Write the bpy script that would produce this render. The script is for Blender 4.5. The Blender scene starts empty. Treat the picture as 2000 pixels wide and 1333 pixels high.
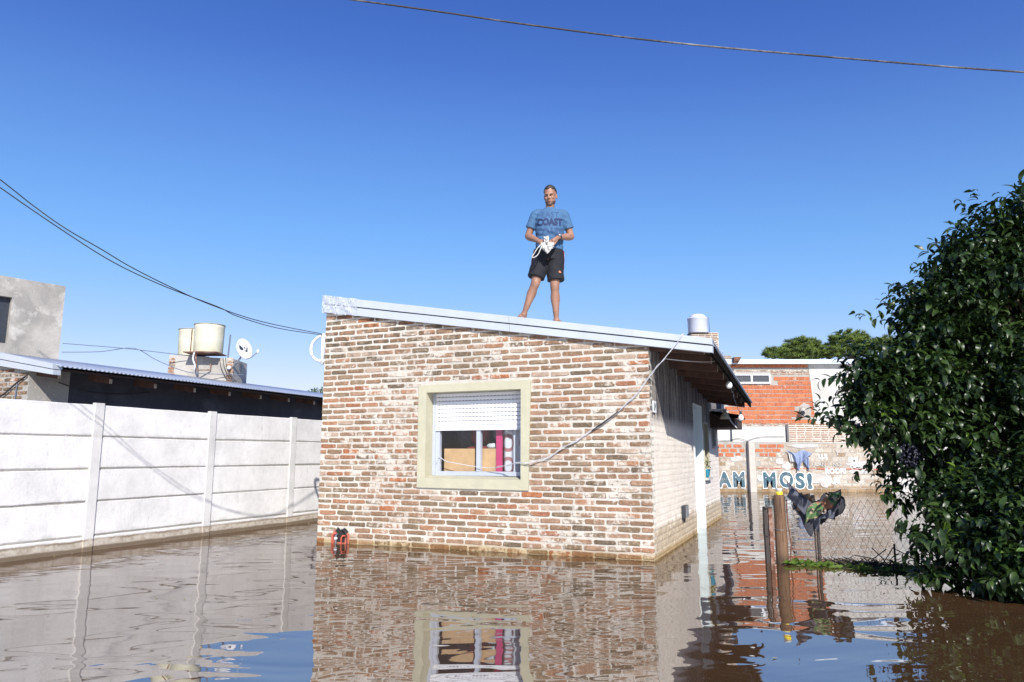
import bpy, bmesh, math, random
import numpy as np
from mathutils import Vector, Matrix, noise, Euler
from mathutils.bvhtree import BVHTree
R = math.radians
SC = bpy.context.scene
COL = SC.collection
rng = random.Random(7)

# ------------------------------------------------------------------ camera, sky, sun
cam_d = bpy.data.cameras.new("camera"); cam = bpy.data.objects.new("camera", cam_d); COL.objects.link(cam)
cam.location = (0, 0, 1.12); cam.rotation_euler = (R(90 + 9.07), 0, 0)
cam_d.lens = 25.2; cam_d.sensor_width = 36; cam_d.clip_end = 2000; cam_d.clip_start = 0.05
SC.camera = cam
PSI = R(22.7)
SUN = Vector((0.194, -0.883, 0.630)).normalized()
world = bpy.data.worlds.new("World"); SC.world = world; world.use_nodes = True
wn = world.node_tree; bg = wn.nodes["Background"]
sky = wn.nodes.new("ShaderNodeTexSky"); sky.sky_type = 'NISHITA'; sky.sun_disc = False
sky.sun_elevation = math.asin(SUN.z); sky.sun_rotation = math.atan2(SUN.x, SUN.y)
sky.altitude = 0; sky.air_density = 1.0; sky.dust_density = 0.1; sky.ozone_density = 2.2
hs = wn.nodes.new("ShaderNodeHueSaturation"); hs.inputs['Saturation'].default_value = 1.30; hs.inputs['Hue'].default_value = 0.519; hs.inputs['Value'].default_value = 1.12
wn.links.new(sky.outputs[0], hs.inputs['Color']); 
def _vs(src, k):
    n = wn.nodes.new("ShaderNodeVectorMath"); n.operation = 'SCALE'; wn.links.new(src, n.inputs[0]); n.inputs['Scale'].default_value = k; return n.outputs[0]
cv = wn.nodes.new("ShaderNodeRGBCurve")          # film-like response of the sky: flatter towards the horizon
for ch, pts in ((0, [(.04,.040),(.067,.082),(.13,.146),(.30,.305),(.6,.5)]), (1, [(.11,.107),(.172,.205),(.28,.322),(.54,.462),(.75,.54),(1,.6)]), (2, [(.355,.375),(.5,.535),(.65,.645),(.8,.70),(1,.76)])):
    c = cv.mapping.curves[ch]; c.points[0].location = (0, 0); c.points[-1].location = pts[-1] if pts[-1][0] == 1 else (1, .62)
    for x, y in pts:
        if x < 1: c.points.new(x, y)
cv.mapping.use_clip = False; cv.mapping.update()
KS = .154 / 1.5
wn.links.new(_vs(hs.outputs[0], KS), cv.inputs['Color']); wn.links.new(_vs(cv.outputs[0], 1 / KS), bg.inputs[0])
bg.inputs[1].default_value = 0.103
sd = bpy.data.lights.new("sun", 'SUN'); sd.energy = 4.6; sd.angle = R(0.53); sd.color = (1.0, 0.955, 0.89)
so = bpy.data.objects.new("sun", sd); COL.objects.link(so)
so.rotation_euler = SUN.to_track_quat('Z', 'Y').to_euler()
SC.view_settings.view_transform = 'Standard'; SC.view_settings.look = 'None'
SC.view_settings.gamma = 1; SC.view_settings.exposure = 0.58
SC.view_settings.use_curve_mapping = False

# ------------------------------------------------------------------ frames
HC = Vector((1.5306, 7.9844, 0.0))                       # near right corner of the brick house at the waterline
HF = Matrix.Translation(HC) @ Matrix.Rotation(-PSI, 4, 'Z')   # x = along the front wall, y = into the house
HI = HF.inverted()
def hw(a, b, z=0.0): return HF @ Vector((a, b, z))

# ------------------------------------------------------------------ materials
def new_mat(name):
    m = bpy.data.materials.new(name); m.use_nodes = True
    nt = m.node_tree; b = nt.nodes["Principled BSDF"]
    return m, nt, b
def N(nt, t, **kw):
    n = nt.nodes.new(t)
    for k, v in kw.items():
        if k.startswith('i_'): n.inputs[k[2:].replace('_', ' ')].default_value = v
        else: setattr(n, k, v)
    return n
def L(nt, a, b): nt.links.new(a, b)
def mapr(nt, src, a, b, c=0.0, d=1.0, smooth=False):
    n = N(nt, "ShaderNodeMapRange")
    if smooth: n.interpolation_type = 'SMOOTHSTEP'
    L(nt, src, n.inputs[0]); n.inputs[1].default_value = a; n.inputs[2].default_value = b
    n.inputs[3].default_value = c; n.inputs[4].default_value = d
    return n.outputs[0]
def math_(nt, op, a, b=None):
    n = N(nt, "ShaderNodeMath", operation=op)
    for i, v in enumerate((a, b)):
        if v is None: continue
        if isinstance(v, (int, float)): n.inputs[i].default_value = v
        else: L(nt, v, n.inputs[i])
    return n.outputs[0]
def mixc(nt, fac, a, b, blend='MIX'):
    n = N(nt, "ShaderNodeMix", data_type='RGBA', blend_type=blend)
    if isinstance(fac, (int, float)): n.inputs[0].default_value = fac
    else: L(nt, fac, n.inputs[0])
    for i, v in ((6, a), (7, b)):
        if isinstance(v, tuple): n.inputs[i].default_value = (*v, 1) if len(v) == 3 else v
        else: L(nt, v, n.inputs[i])
    return n.outputs[2]
def pos(nt): return N(nt, "ShaderNodeNewGeometry").outputs['Position']
def noise_(nt, vec, scale, detail=4, rough=0.6, dist=0.0):
    n = N(nt, "ShaderNodeTexNoise"); n.inputs['Scale'].default_value = scale
    n.inputs['Detail'].default_value = detail; n.inputs['Roughness'].default_value = rough
    n.inputs['Distortion'].default_value = dist
    if vec is not None: L(nt, vec, n.inputs['Vector'])
    return n.outputs['Fac']
def scalev(nt, vec, s):
    n = N(nt, "ShaderNodeVectorMath", operation='MULTIPLY'); L(nt, vec, n.inputs[0]); n.inputs[1].default_value = s
    return n.outputs[0]
def rotv(nt, vec, ang):
    n = N(nt, "ShaderNodeVectorRotate", rotation_type='Z_AXIS'); L(nt, vec, n.inputs['Vector']); n.inputs['Angle'].default_value = ang
    return n.outputs[0]
def zof(nt):
    s = N(nt, "ShaderNodeSeparateXYZ"); L(nt, pos(nt), s.inputs[0]); return s.outputs[2]
def bump_(nt, b, h, dist, strength=1.0):
    n = N(nt, "ShaderNodeBump"); n.inputs['Distance'].default_value = dist; n.inputs['Strength'].default_value = strength
    L(nt, h, n.inputs['Height']); L(nt, n.outputs[0], b.inputs['Normal'])
def damp(nt, col, z0, z1, tint, wob=0.06, scale=3.0):
    """mud line the flood left near the water"""
    nz = noise_(nt, scalev(nt, pos(nt), (1, 1, 0.6)), scale, 5, 0.65)
    zz = math_(nt, 'ADD', zof(nt), math_(nt, 'MULTIPLY', math_(nt, 'SUBTRACT', nz, 0.5), wob * 4))
    f = mapr(nt, zz, z0, z1, 1, 0, True)
    return mixc(nt, f, col, tint, 'MULTIPLY')

def simple(name, color, rough=0.6, var=0.12, scale=12.0, bump=0.0, bscale=60.0, metal=0.0, spec=0.5, dirt=None, dirt_amt=0.5, dscale=2.0):
    m, nt, b = new_mat(name)
    p = pos(nt)
    n = noise_(nt, p, scale, 5, 0.65)
    dark = tuple(c * (1 - var) for c in color); light = tuple(min(1, c * (1 + var)) for c in color)
    c = mixc(nt, mapr(nt, n, 0.3, 0.7), dark, light)
    if dirt:
        d = mapr(nt, noise_(nt, p, dscale, 6, 0.7), 0.48, 0.72, 0, dirt_amt)
        c = mixc(nt, d, c, dirt)
    L(nt, c, b.inputs['Base Color'])
    b.inputs['Roughness'].default_value = rough; b.inputs['Metallic'].default_value = metal
    b.inputs['Specular IOR Level'].default_value = spec
    if bump: bump_(nt, b, noise_(nt, p, bscale, 4, 0.6), bump)
    return m

def brick_material(name, use_attr=False, white=0.45, palette=None, limewash=0.0):
    m, nt, b = new_mat(name)
    if use_attr:
        a = N(nt, "ShaderNodeAttribute"); a.attribute_name = 'rnd'; r = a.outputs['Fac']
    else:
        r = N(nt, "ShaderNodeObjectInfo").outputs['Random']
    ramp = N(nt, "ShaderNodeValToRGB"); L(nt, r, ramp.inputs[0]); cr = ramp.color_ramp
    pal = palette or [(0, (0.252, 0.162, 0.103)), (.14, (0.302, 0.190, 0.123)), (.30, (0.213, 0.162, 0.106)), (.44, (0.347, 0.224, 0.151)), (.58, (0.280, 0.207, 0.140)),
           (.70, (0.381, 0.207, 0.123)), (.78, (0.448, 0.353, 0.280)), (.88, (0.325, 0.140, 0.076)), (.93, (0.146, 0.112, 0.078)), (.97, (0.403, 0.157, 0.069))]
    while len(cr.elements) < len(pal): cr.elements.new(0.5)
    for e, (x, c) in zip(cr.elements, pal): e.position = x; e.color = (*c, 1)
    cr.interpolation = 'CONSTANT'
    p = pos(nt)
    # mottling inside each brick
    off = N(nt, "ShaderNodeVectorMath", operation='ADD'); L(nt, p, off.inputs[0])
    cmb = N(nt, "ShaderNodeCombineXYZ"); L(nt, math_(nt, 'MULTIPLY', r, 57.0), cmb.inputs[0]); L(nt, cmb.outputs[0], off.inputs[1])
    n1 = noise_(nt, off.outputs[0], 14, 6, 0.75)
    c = mixc(nt, mapr(nt, n1, 0.35, 0.68), ramp.outputs[0], (0.62, 0.55, 0.47), 'MULTIPLY')
    n2 = noise_(nt, off.outputs[0], 30, 5, 0.8)
    c = mixc(nt, mapr(nt, n2, 0.52, 0.75, 0, .8), c, (.50, .33, .22))
    # old lime smears, some bricks more than others
    lim = math_(nt, 'ADD', noise_(nt, p, 9, 7, 0.72), math_(nt, 'MULTIPLY', math_(nt, 'FRACT', math_(nt, 'MULTIPLY', r, 13.7)), 0.17))
    big = noise_(nt, p, 0.9, 3, 0.6)
    lim = math_(nt, 'ADD', lim, math_(nt, 'MULTIPLY', math_(nt, 'SUBTRACT', big, 0.5), 0.5))
    lim = math_(nt, 'ADD', lim, limewash)
    c = mixc(nt, mapr(nt, lim, 0.635, 0.73, 0, 0.85), c, (.60, .55, .48))
    n3 = noise_(nt, off.outputs[0], 75, 4, 0.75)
    c = mixc(nt, mapr(nt, n3, 0.30, 0.47, .55, 0), c, (.10, .07, .05))
    n4 = noise_(nt, off.outputs[0], 48, 4, 0.8)
    c = mixc(nt, mapr(nt, n4, 0.58, 0.68, 0, .7), c, (.56, .50, .42))
    # dark mould near the roof on the left
    hp = N(nt, "ShaderNodeSeparateXYZ"); L(nt, rotv(nt, p, PSI), hp.inputs[0])
    if palette is None:
        zz = math_(nt, 'ADD', zof(nt), math_(nt, 'MULTIPLY', hp.outputs[0], -0.12))
        md = math_(nt, 'MULTIPLY', mapr(nt, zz, 2.75, 3.35, 0, 1, True), mapr(nt, noise_(nt, p, 7, 5, .7), 0.47, 0.58))
        c = mixc(nt, math_(nt, 'MULTIPLY', md, 0.75), c, (.06, .055, .04))
        rd = math_(nt, 'MULTIPLY', mapr(nt, hp.outputs[0], -1.6, -.6, 0, 1, True), mapr(nt, zof(nt), 1.5, .5, 0, 1, True))
        c = mixc(nt, math_(nt, 'MULTIPLY', rd, mapr(nt, r, .3, .6, .1, .6)), c, (1.25, .80, .62), 'MULTIPLY')
        c = damp(nt, c, 0.02, 0.10, (.74, .62, .42), 0.01, 2.0)
    else:
        c = damp(nt, c, 0.13, 0.24, (.62, .50, .36), 0.02, 1.5)
    L(nt, c, b.inputs['Base Color']); b.inputs['Roughness'].default_value = 0.9
    b.inputs['Specular IOR Level'].default_value = 0.25
    bump_(nt, b, math_(nt, 'ADD', noise_(nt, p, 70, 5, 0.7), math_(nt, 'MULTIPLY', noise_(nt, p, 22, 3, .6), 1.5)), 0.008)
    return m

def mortar_material(name, base=(.64, .60, .535), dark=(.50, .465, .405)):
    m, nt, b = new_mat(name); p = pos(nt)
    c = mixc(nt, mapr(nt, noise_(nt, p, 1.6, 5, 0.65), 0.38, 0.66), base, dark)
    c = mixc(nt, mapr(nt, noise_(nt, p, 40, 5, 0.75), 0.55, 0.8, 0, .7), c, (.46, .37, .28))
    c = mixc(nt, mapr(nt, noise_(nt, p, 16, 5, 0.7), 0.60, 0.72, 0, .8), c, (.72, .69, .62))
    c = damp(nt, c, 0.02, 0.11, (.72, .60, .40), 0.012, 2.0)
    L(nt, c, b.inputs['Base Color']); b.inputs['Roughness'].default_value = 0.95
    b.inputs['Specular IOR Level'].default_value = 0.2
    h = math_(nt, 'ADD', noise_(nt, p, 35, 6, 0.7), noise_(nt, p, 110, 3, 0.6))
    bump_(nt, b, h, 0.012)
    return m

def limewash_material(name):
    """side wall: white paint worn off brick courses, bare and muddy below"""
    m, nt, b = new_mat(name); p = pos(nt)
    c = mixc(nt, mapr(nt, noise_(nt, p, 5, 6, 0.7), 0.4, 0.72), (.76, .70, .63), (.66, .59, .51))
    c = mixc(nt, mapr(nt, noise_(nt, scalev(nt, p, (1, 1, 1.6)), 13, 6, 0.75), 0.60, 0.68, 0, .55), c, (.44, .33, .26))
    # dark vertical run-off streaks, plus eave shade darkened into the paint colour
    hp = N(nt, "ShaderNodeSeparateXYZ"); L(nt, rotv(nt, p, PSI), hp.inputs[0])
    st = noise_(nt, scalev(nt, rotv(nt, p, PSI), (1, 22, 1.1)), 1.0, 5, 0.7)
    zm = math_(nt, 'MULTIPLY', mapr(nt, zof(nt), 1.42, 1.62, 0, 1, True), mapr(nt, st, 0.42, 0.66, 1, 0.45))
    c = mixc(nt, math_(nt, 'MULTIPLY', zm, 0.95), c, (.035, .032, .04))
    bare = (.33, .245, .155)
    nz = noise_(nt, p, 6, 5, 0.7)
    zz = math_(nt, 'ADD', zof(nt), math_(nt, 'MULTIPLY', math_(nt, 'SUBTRACT', nz, 0.5), 0.35))
    zz = math_(nt, 'ADD', zz, 0.0)
    c = mixc(nt, mapr(nt, zz, 0.27, 0.38, 0.85, 0, True), c, mixc(nt, mapr(nt, noise_(nt, p, 18, 5, .7), .42, .62), bare, (.50, .42, .30)))
    c = damp(nt, c, 0.02, 0.08, (.8, .7, .5), 0.01)
    L(nt, c, b.inputs['Base Color']); b.inputs['Roughness'].default_value = 0.9; b.inputs['Specular IOR Level'].default_value = 0.2
    bump_(nt, b, math_(nt, 'ADD', noise_(nt, p, 60, 5, .7), noise_(nt, p, 18, 3, .6)), 0.007)
    return m

def fence_material(name, k=1.0):
    m, nt, b = new_mat(name); p = pos(nt)
    c = mixc(nt, mapr(nt, noise_(nt, p, 2.2, 6, 0.7), 0.42, 0.70), tuple(x*k for x in (.71, .695, .675)), tuple(x*k for x in (.55, .54, .525)))
    c = mixc(nt, mapr(nt, noise_(nt, p, 24, 6, 0.75), 0.56, 0.70, 0, .55), c, (.46, .45, .43))
    c = mixc(nt, mapr(nt, noise_(nt, scalev(nt, p, (1,1,.5)), 5, 6, 0.7), 0.56, 0.70, 0, .6), c, (.50, .49, .475))
    r = N(nt, "ShaderNodeObjectInfo").outputs['Random']
    c = mixc(nt, mapr(nt, r, 0, 1, 0, .18), c, (.52, .51, .50))
    fz = math_(nt, 'FRACT', math_(nt, 'DIVIDE', math_(nt, 'ADD', zof(nt), .0), .3845))
    dj = math_(nt, 'ABSOLUTE', math_(nt, 'SUBTRACT', fz, .52))
    js = math_(nt, 'MULTIPLY', mapr(nt, dj, .0, .13, 1, 0, True), mapr(nt, noise_(nt, scalev(nt, p, (1, 1, .35)), 3.5, 6, .75), .46, .62, 0, .75))
    c = mixc(nt, js, c, (.44, .425, .40))
    c = mixc(nt, mapr(nt, noise_(nt, scalev(nt, p, (1, 1, .28)), 9, 6, .8), .60, .70, 0, .55), c, (.40, .385, .36))
    # mud line: wet dark band by the water and a thin dried rim over it
    nz = noise_(nt, scalev(nt, p, (1, 1, .4)), 1.3, 5, 0.6)
    n2 = noise_(nt, scalev(nt, p, (1, 1, 1)), 14, 5, 0.7)
    zz = math_(nt, 'ADD', math_(nt, 'ADD', zof(nt), math_(nt, 'MULTIPLY', math_(nt, 'SUBTRACT', nz, 0.5), 0.06)), math_(nt, 'MULTIPLY', math_(nt, 'SUBTRACT', n2, 0.5), 0.03))
    c = mixc(nt, mapr(nt, zz, 0.125, 0.145, 0.92, 0, True), c, mixc(nt, mapr(nt, n2, .4, .6), (.46, .41, .34), (.30, .25, .19)))
    rim = math_(nt, 'MULTIPLY', mapr(nt, zz, 0.105, 0.125, 0, 1, True), mapr(nt, zz, 0.132, 0.15, 1, 0, True))
    c = mixc(nt, math_(nt, 'MULTIPLY', rim, mapr(nt, nz, .38, .55, 0, .9)), c, (.20, .155, .11))
    c = mixc(nt, mapr(nt, zz, 0.04, 0.065, 0.92, 0, True), c, (.13, .095, .062))
    L(nt, c, b.inputs['Base Color']); b.inputs['Roughness'].default_value = 0.88; b.inputs['Specular IOR Level'].default_value = 0.25
    bump_(nt, b, math_(nt, 'ADD', noise_(nt, p, 30, 6, .75), math_(nt, 'MULTIPLY', noise_(nt, p, 4, 3, .5), 1.5)), 0.004)
    return m

def plaster_material(name, a, bcol, c3, scale=0.9):
    m, nt, b = new_mat(name); p = pos(nt)
    c = mixc(nt, mapr(nt, noise_(nt, p, scale, 6, 0.62, .4), 0.40, 0.60), a, bcol)
    c = mixc(nt, mapr(nt, noise_(nt, p, scale * 1.7, 5, 0.65, .3), 0.55, 0.66, 0, .8), c, c3)
    c = mixc(nt, mapr(nt, noise_(nt, p, 18, 6, 0.75), 0.55, 0.8, 0, .4), c, tuple(x * .7 for x in bcol))
    L(nt, c, b.inputs['Base Color']); b.inputs['Roughness'].default_value = 0.92; b.inputs['Specular IOR Level'].default_value = 0.2
    bump_(nt, b, noise_(nt, p, 25, 6, .7), 0.01)
    return m

def water_material():
    m, nt, b = new_mat("flood_water"); p = pos(nt)
    c = mixc(nt, mapr(nt, noise_(nt, p, 0.35, 4, .6), 0.35, 0.65), (.060, .032, .015), (.078, .043, .021))
    L(nt, c, b.inputs['Base Color'])
    b.inputs['Roughness'].default_value = 0.015; b.inputs['IOR'].default_value = 4.7
    b.inputs['Specular IOR Level'].default_value = 0.5
    pr = rotv(nt, p, R(-14))
    swell = noise_(nt, scalev(nt, pr, (0.55, 1.25, 1)), 1.0, 2, 0.45, 0.5)
    mid = noise_(nt, scalev(nt, rotv(nt, p, R(8)), (0.9, 2.3, 1)), 1.0, 1, 0.4, 0.8)
    rip = noise_(nt, scalev(nt, rotv(nt, p, R(-25)), (3.2, 8.0, 1)), 1.0, 1, 0.5, 0.4)
    msk = mapr(nt, noise_(nt, p, 0.28, 2, 0.5), 0.44, 0.62, 0.10, 1.0, True)
    tiny = noise_(nt, scalev(nt, p, (14, 22, 1)), 1.0, 2, 0.5)
    h = math_(nt, 'ADD', math_(nt, 'MULTIPLY', swell, 0.015), math_(nt, 'MULTIPLY', mid, 0.0082))
    h = math_(nt, 'ADD', h, math_(nt, 'MULTIPLY', math_(nt, 'MULTIPLY', rip, msk), 0.0018))
    h = math_(nt, 'ADD', h, math_(nt, 'MULTIPLY', math_(nt, 'MULTIPLY', tiny, msk), 0.00004))
    bump_(nt, b, h, 1.0)
    return m

def glass_material(name, tint=(.9, .95, 1.0), rough=0.0, refl=0.07):
    m, nt, b = new_mat(name); nt.nodes.remove(b)
    out = nt.nodes["Material Output"]
    t = N(nt, "ShaderNodeBsdfTransparent"); t.inputs[0].default_value = (*tint, 1)
    g = N(nt, "ShaderNodeBsdfGlossy"); g.inputs['Roughness'].default_value = rough
    mx = N(nt, "ShaderNodeMixShader"); mx.inputs[0].default_value = refl; L(nt, t.outputs[0], mx.inputs[1]); L(nt, g.outputs[0], mx.inputs[2])
    L(nt, mx.outputs[0], out.inputs[0]); return m

def leaf_material(name, col=(.008, .021, .007), col2=(.052, .092, .018), rough=0.38):
    m, nt, b = new_mat(name); p = pos(nt)
    n = noise_(nt, p, 2.2, 3, 0.6)
    v = noise_(nt, p, 21, 2, 0.6)
    c = mixc(nt, mapr(nt, math_(nt, 'ADD', math_(nt, 'MULTIPLY', n, .5), math_(nt, 'MULTIPLY', v, .5)), 0.42, 0.66), col, col2)
    L(nt, c, b.inputs['Base Color']); b.inputs['Roughness'].default_value = rough
    b.inputs['Specular IOR Level'].default_value = 0.42
    out = nt.nodes["Material Output"]
    tr = N(nt, "ShaderNodeBsdfTranslucent"); L(nt, mixc(nt, 1.0, c, (.9, 1.0, .35), 'MULTIPLY'), tr.inputs[0])
    mx = N(nt, "ShaderNodeMixShader"); mx.inputs[0].default_value = 0.2
    L(nt, b.outputs[0], mx.inputs[1]); L(nt, tr.outputs[0], mx.inputs[2]); L(nt, mx.outputs[0], out.inputs[0])
    return m

M = {}
M['brick'] = brick_material("old_brick")
M['brick_a'] = brick_material("old_brick_mass", True)
M['mortar'] = mortar_material("lime_mortar")
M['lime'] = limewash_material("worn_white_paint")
M['fence'] = fence_material("whitewashed_concrete")
M['mortar_grey'] = mortar_material("grey_mortar", (.38, .365, .335), (.30, .28, .25))
RED = [(0, (.52, .145, .055)), (.2, (.47, .125, .05)), (.4, (.56, .17, .07)), (.6, (.50, .15, .065)), (.8, (.44, .13, .06))]
M['block'] = brick_material("hollow_red_block", False, palette=RED, limewash=-.13)
M['block_a'] = brick_material("hollow_red_block_mass", True, palette=RED, limewash=-.06)
GREY = [(0, (.42, .37, .31)), (.25, (.47, .43, .37)), (.45, (.36, .30, .24)), (.6, (.50, .47, .42)), (.8, (.40, .34, .28)), (.93, (.30, .23, .15))]
M['block_grey'] = brick_material("washed_block", False, palette=GREY, limewash=-.02)
OLDR = [(0, (.30, .15, .09)), (.2, (.35, .20, .13)), (.4, (.26, .16, .11)), (.6, (.38, .22, .15)), (.8, (.33, .25, .19))]
M['brick_thin'] = brick_material("thin_old_brick", True, palette=OLDR)
M['metal_white'] = simple("galvanised_flashing", (.50, .535, .58), 0.42, .05, 3, .0008, 8, 0.25, dirt=(.52, .52, .52), dirt_amt=.35, dscale=5)
M['zinc'] = simple("corrugated_zinc", (.52, .58, .66), 0.38, .08, 2, .0006, 30, 0.55, dirt=(.42, .42, .43), dirt_amt=.4, dscale=1.5)
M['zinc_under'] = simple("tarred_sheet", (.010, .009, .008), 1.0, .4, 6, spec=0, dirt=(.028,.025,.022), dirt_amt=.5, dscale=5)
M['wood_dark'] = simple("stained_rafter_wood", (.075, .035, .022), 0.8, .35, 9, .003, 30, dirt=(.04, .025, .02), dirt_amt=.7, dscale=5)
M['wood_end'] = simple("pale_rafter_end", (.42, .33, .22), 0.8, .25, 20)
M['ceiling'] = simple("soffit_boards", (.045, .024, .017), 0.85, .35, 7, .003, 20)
M['surround'] = simple("cream_plaster", (.42, .40, .29), 0.85, .06, 8, .004, 60, dirt=(.36, .345, .26), dirt_amt=.5, dscale=6)
M['pvc'] = simple("white_pvc", (.68, .69, .72), 0.35, .03, 10)
M['alu'] = simple("white_aluminium", (.44, .475, .55), 0.35, .04, 12, metal=.15)
M['slot'] = simple("slot_dark", (.05, .05, .06), 0.8, .1)
M['glass'] = glass_material("window_glass")
M['room'] = simple("room_wall", (.16, .14, .13), 0.9, .1)
M['plywood'] = simple("light_plywood", (.56, .33, .15), 0.55, .16, 5, dirt=(.42, .24, .11), dirt_amt=.5, dscale=4)
M['pink'] = simple("pink_plastic", (.50, .035, .12), 0.45, .06)
M['dark_cloth'] = simple("dark_cloth", (.035, .035, .045), 0.9, .3, 20, .004, 50)
M['grey_cloth'] = simple("grey_cloth", (.30, .29, .27), 0.9, .2, 20, .004, 50)
M['red_cloth'] = simple("red_cloth", (.20, .022, .025), 0.9, .2, 20, .004, 50)
M['white_cloth'] = simple("white_cloth", (.50, .495, .48), 0.85, .15, 15, .006, 40)
M['plaster_up'] = plaster_material("cement_render", (.42, .395, .355), (.27, .255, .235), (.52, .495, .455))
M['plaster_dark'] = plaster_material("unlit_render", (.065, .067, .08), (.045, .046, .055), (.08, .082, .095))  # near-black colour carries the shade under the neighbour eave
M['plaster_white'] = plaster_material("white_render", (.50, .49, .465), (.41, .395, .37), (.55, .54, .52))
M['black_metal'] = simple("black_metal", (.03, .035, .045), 0.45, .2)
M['tank_cream'] = simple("asbestos_cement_tank", (.56, .54, .40), 0.7, .06, 4, .003, 40, dirt=(.66, .65, .60), dirt_amt=.6, dscale=2)
M['tank_grey'] = simple("grey_tank", (.55, .57, .66), 0.35, .04)
M['dish'] = simple("dish_paint", (.66, .66, .68), 0.4, .04)
M['steel'] = simple("steel", (.35, .36, .38), 0.4, .1, metal=.7)
M['rust'] = simple("rusty_iron", (.14, .055, .032), 0.85, .35, 25, .003, 60, dirt=(.42, .34, .29), dirt_amt=.8, dscale=9)
M['rust_dark'] = simple("dark_iron", (.035, .028, .025), 0.7, .3, 25)
def wood_material():
    m, nt, b = new_mat("weathered_post_timber"); pp = pos(nt)
    st = noise_(nt, scalev(nt, pp, (38, 38, 2.2)), 1.0, 6, .75); kn = noise_(nt, scalev(nt, pp, (9, 9, 3)), 1.0, 4, .7, .6)
    c = mixc(nt, mapr(nt, st, .35, .62), (.055, .030, .018), (.20, .115, .065))
    c = mixc(nt, mapr(nt, kn, .58, .70, 0, .85), c, (.035, .022, .015))
    c = mixc(nt, mapr(nt, zof(nt), .03, .14, .7, 0, True), c, (.05, .035, .022))
    L(nt, c, b.inputs['Base Color']); b.inputs['Roughness'].default_value = .9; bump_(nt, b, st, .006); return m
M['post_wood'] = wood_material()
M['concrete'] = simple("pillar_concrete", (.42, .385, .34), 0.9, .1, 8, .004, 40)
M['cable_black'] = simple("black_cable", (.018, .018, .022), 0.5, .2)
M['cable_line'] = simple("weathered_line", (.030, .028, .032), 0.7, .2, 3, dirt=(.40, .40, .40), dirt_amt=.6, dscale=1.1)
M['fence_post'] = fence_material('fence_post_concrete', .80)
M['strip_white'] = plaster_material('yard_strip_render', (.68,.665,.63), (.58,.565,.53), (.72,.71,.69))
M['cable_white'] = simple("grey_flex", (.52, .53, .56), 0.5, .1, dirt=(.36, .33, .30), dirt_amt=.6, dscale=6)
M['cable_plain'] = simple("thin_line", (.12, .14, .20), 0.6, .1)
M['bulb'] = simple("opal_bulb", (.82, .83, .84), 0.2, .02)
M['jamb'] = simple("pale_blue_paint", (.66, .74, .76), 0.45, .04, 6, dirt=(.56, .62, .62), dirt_amt=.4, dscale=3)
M['pot'] = simple("turquoise_pot", (.05, .42, .62), 0.4, .08)
M['leaf'] = leaf_material("glossy_leaf")
M['leaf_young'] = leaf_material("young_leaf", (.055, .115, .014), (.10, .17, .02))
M['bark'] = simple("bark", (.13, .095, .06), 0.9, .3, 20, .006, 40)
M['twig'] = simple("pale_twig", (.28, .22, .10), 0.8, .3, 20)
M['berry'] = simple("dusty_blue_berry", (.020, .020, .036), 0.6, .3, 60)
M['pine_a'] = simple("pine_needles", (.12, .175, .028), 0.7, .45, 3.0)
M['pine_b'] = simple("pine_needles_dark", (.05, .08, .018), 0.7, .45, 3.0)
M['weed'] = leaf_material("water_weed", (.07, .13, .02), (.15, .23, .04), .4)
M['debris'] = simple("flood_debris", (.035, .03, .018), 0.9, .5, 15)
M['skin'] = simple("skin", (.285, .148, .097), 0.55, .22, 9, .0008, 120)
M['hair'] = simple("dark_hair", (.022, .019, .018), 0.6, .4, 120, dirt=(.14, .13, .125), dirt_amt=.35, dscale=26)
M['stubble'] = simple("stubble_skin", (.10, .062, .048), 0.6, .2, 120)
M['eye'] = simple("eye_dark", (.012, .01, .01), 0.3, .1)
M['lip'] = simple("lip", (.26, .10, .085), 0.5, .1)
M['shirt'] = simple("blue_cotton", (.045, .115, .225), 0.85, .12, 10, .002, 160)
M['print'] = simple("navy_print", (.010, .024, .085), 0.8, .2, 60)
M['print_faint'] = simple("faded_print", (.026, .070, .165), 0.8, .25, 60)
M['shorts'] = simple("black_polyester", (.006, .007, .011), 0.85, .2, 12, .002, 60)
M['stripe'] = simple("stripe_white", (.72, .66, .66), 0.6, .05)
M['stripe_red'] = simple("stripe_red", (.62, .06, .06), 0.6, .05)
M['logo'] = simple("orange_mark", (.8, .28, .14), 0.6, .05)
M['can_y'] = simple("yellow_paint", (.75, .58, .03), 0.45, .05)
M['can_w'] = simple("white_label", (.70, .70, .64), 0.5, .15, 40)
M['denim'] = simple("grey_trousers", (.075, .080, .105), 0.9, .15, 18, .004, 60)
M['tan_cloth'] = simple("tan_cloth", (.30, .20, .12), 0.9, .25, 12, .004, 40)
M['blue_cloth'] = simple("blue_grey_cloth", (.20, .25, .38), 0.9, .15, 8, .003, 40)
M['teal'] = simple("graffiti_teal", (.045, .095, .125), 0.85, .25, 5, dirt=(.30, .29, .27), dirt_amt=.45, dscale=7)
M['paint_white'] = simple("graffiti_white", (.80, .80, .80), 0.8, .05, 30)
M['paint_faint'] = simple("graffiti_faint", (.42, .405, .39), 0.9, .1, 5, dirt=(.36,.32,.27), dirt_amt=1.0, dscale=3)
M['orange_pipe'] = simple("orange_pipe", (.42, .075, .045), 0.5, .15)
M['grey_pipe'] = simple("grey_pipe", (.11, .12, .15), 0.4, .1)
M['hole'] = simple("broken_hole", (.02, .018, .016), 0.95, .2)
M['redwash'] = simple("red_lead_paint", (.42, .12, .08), 0.9, .3, 30)
M['ground'] = simple("mud_ground", (.07, .05, .035), 0.95, .3, 1.0)
M['water'] = water_material()
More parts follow.
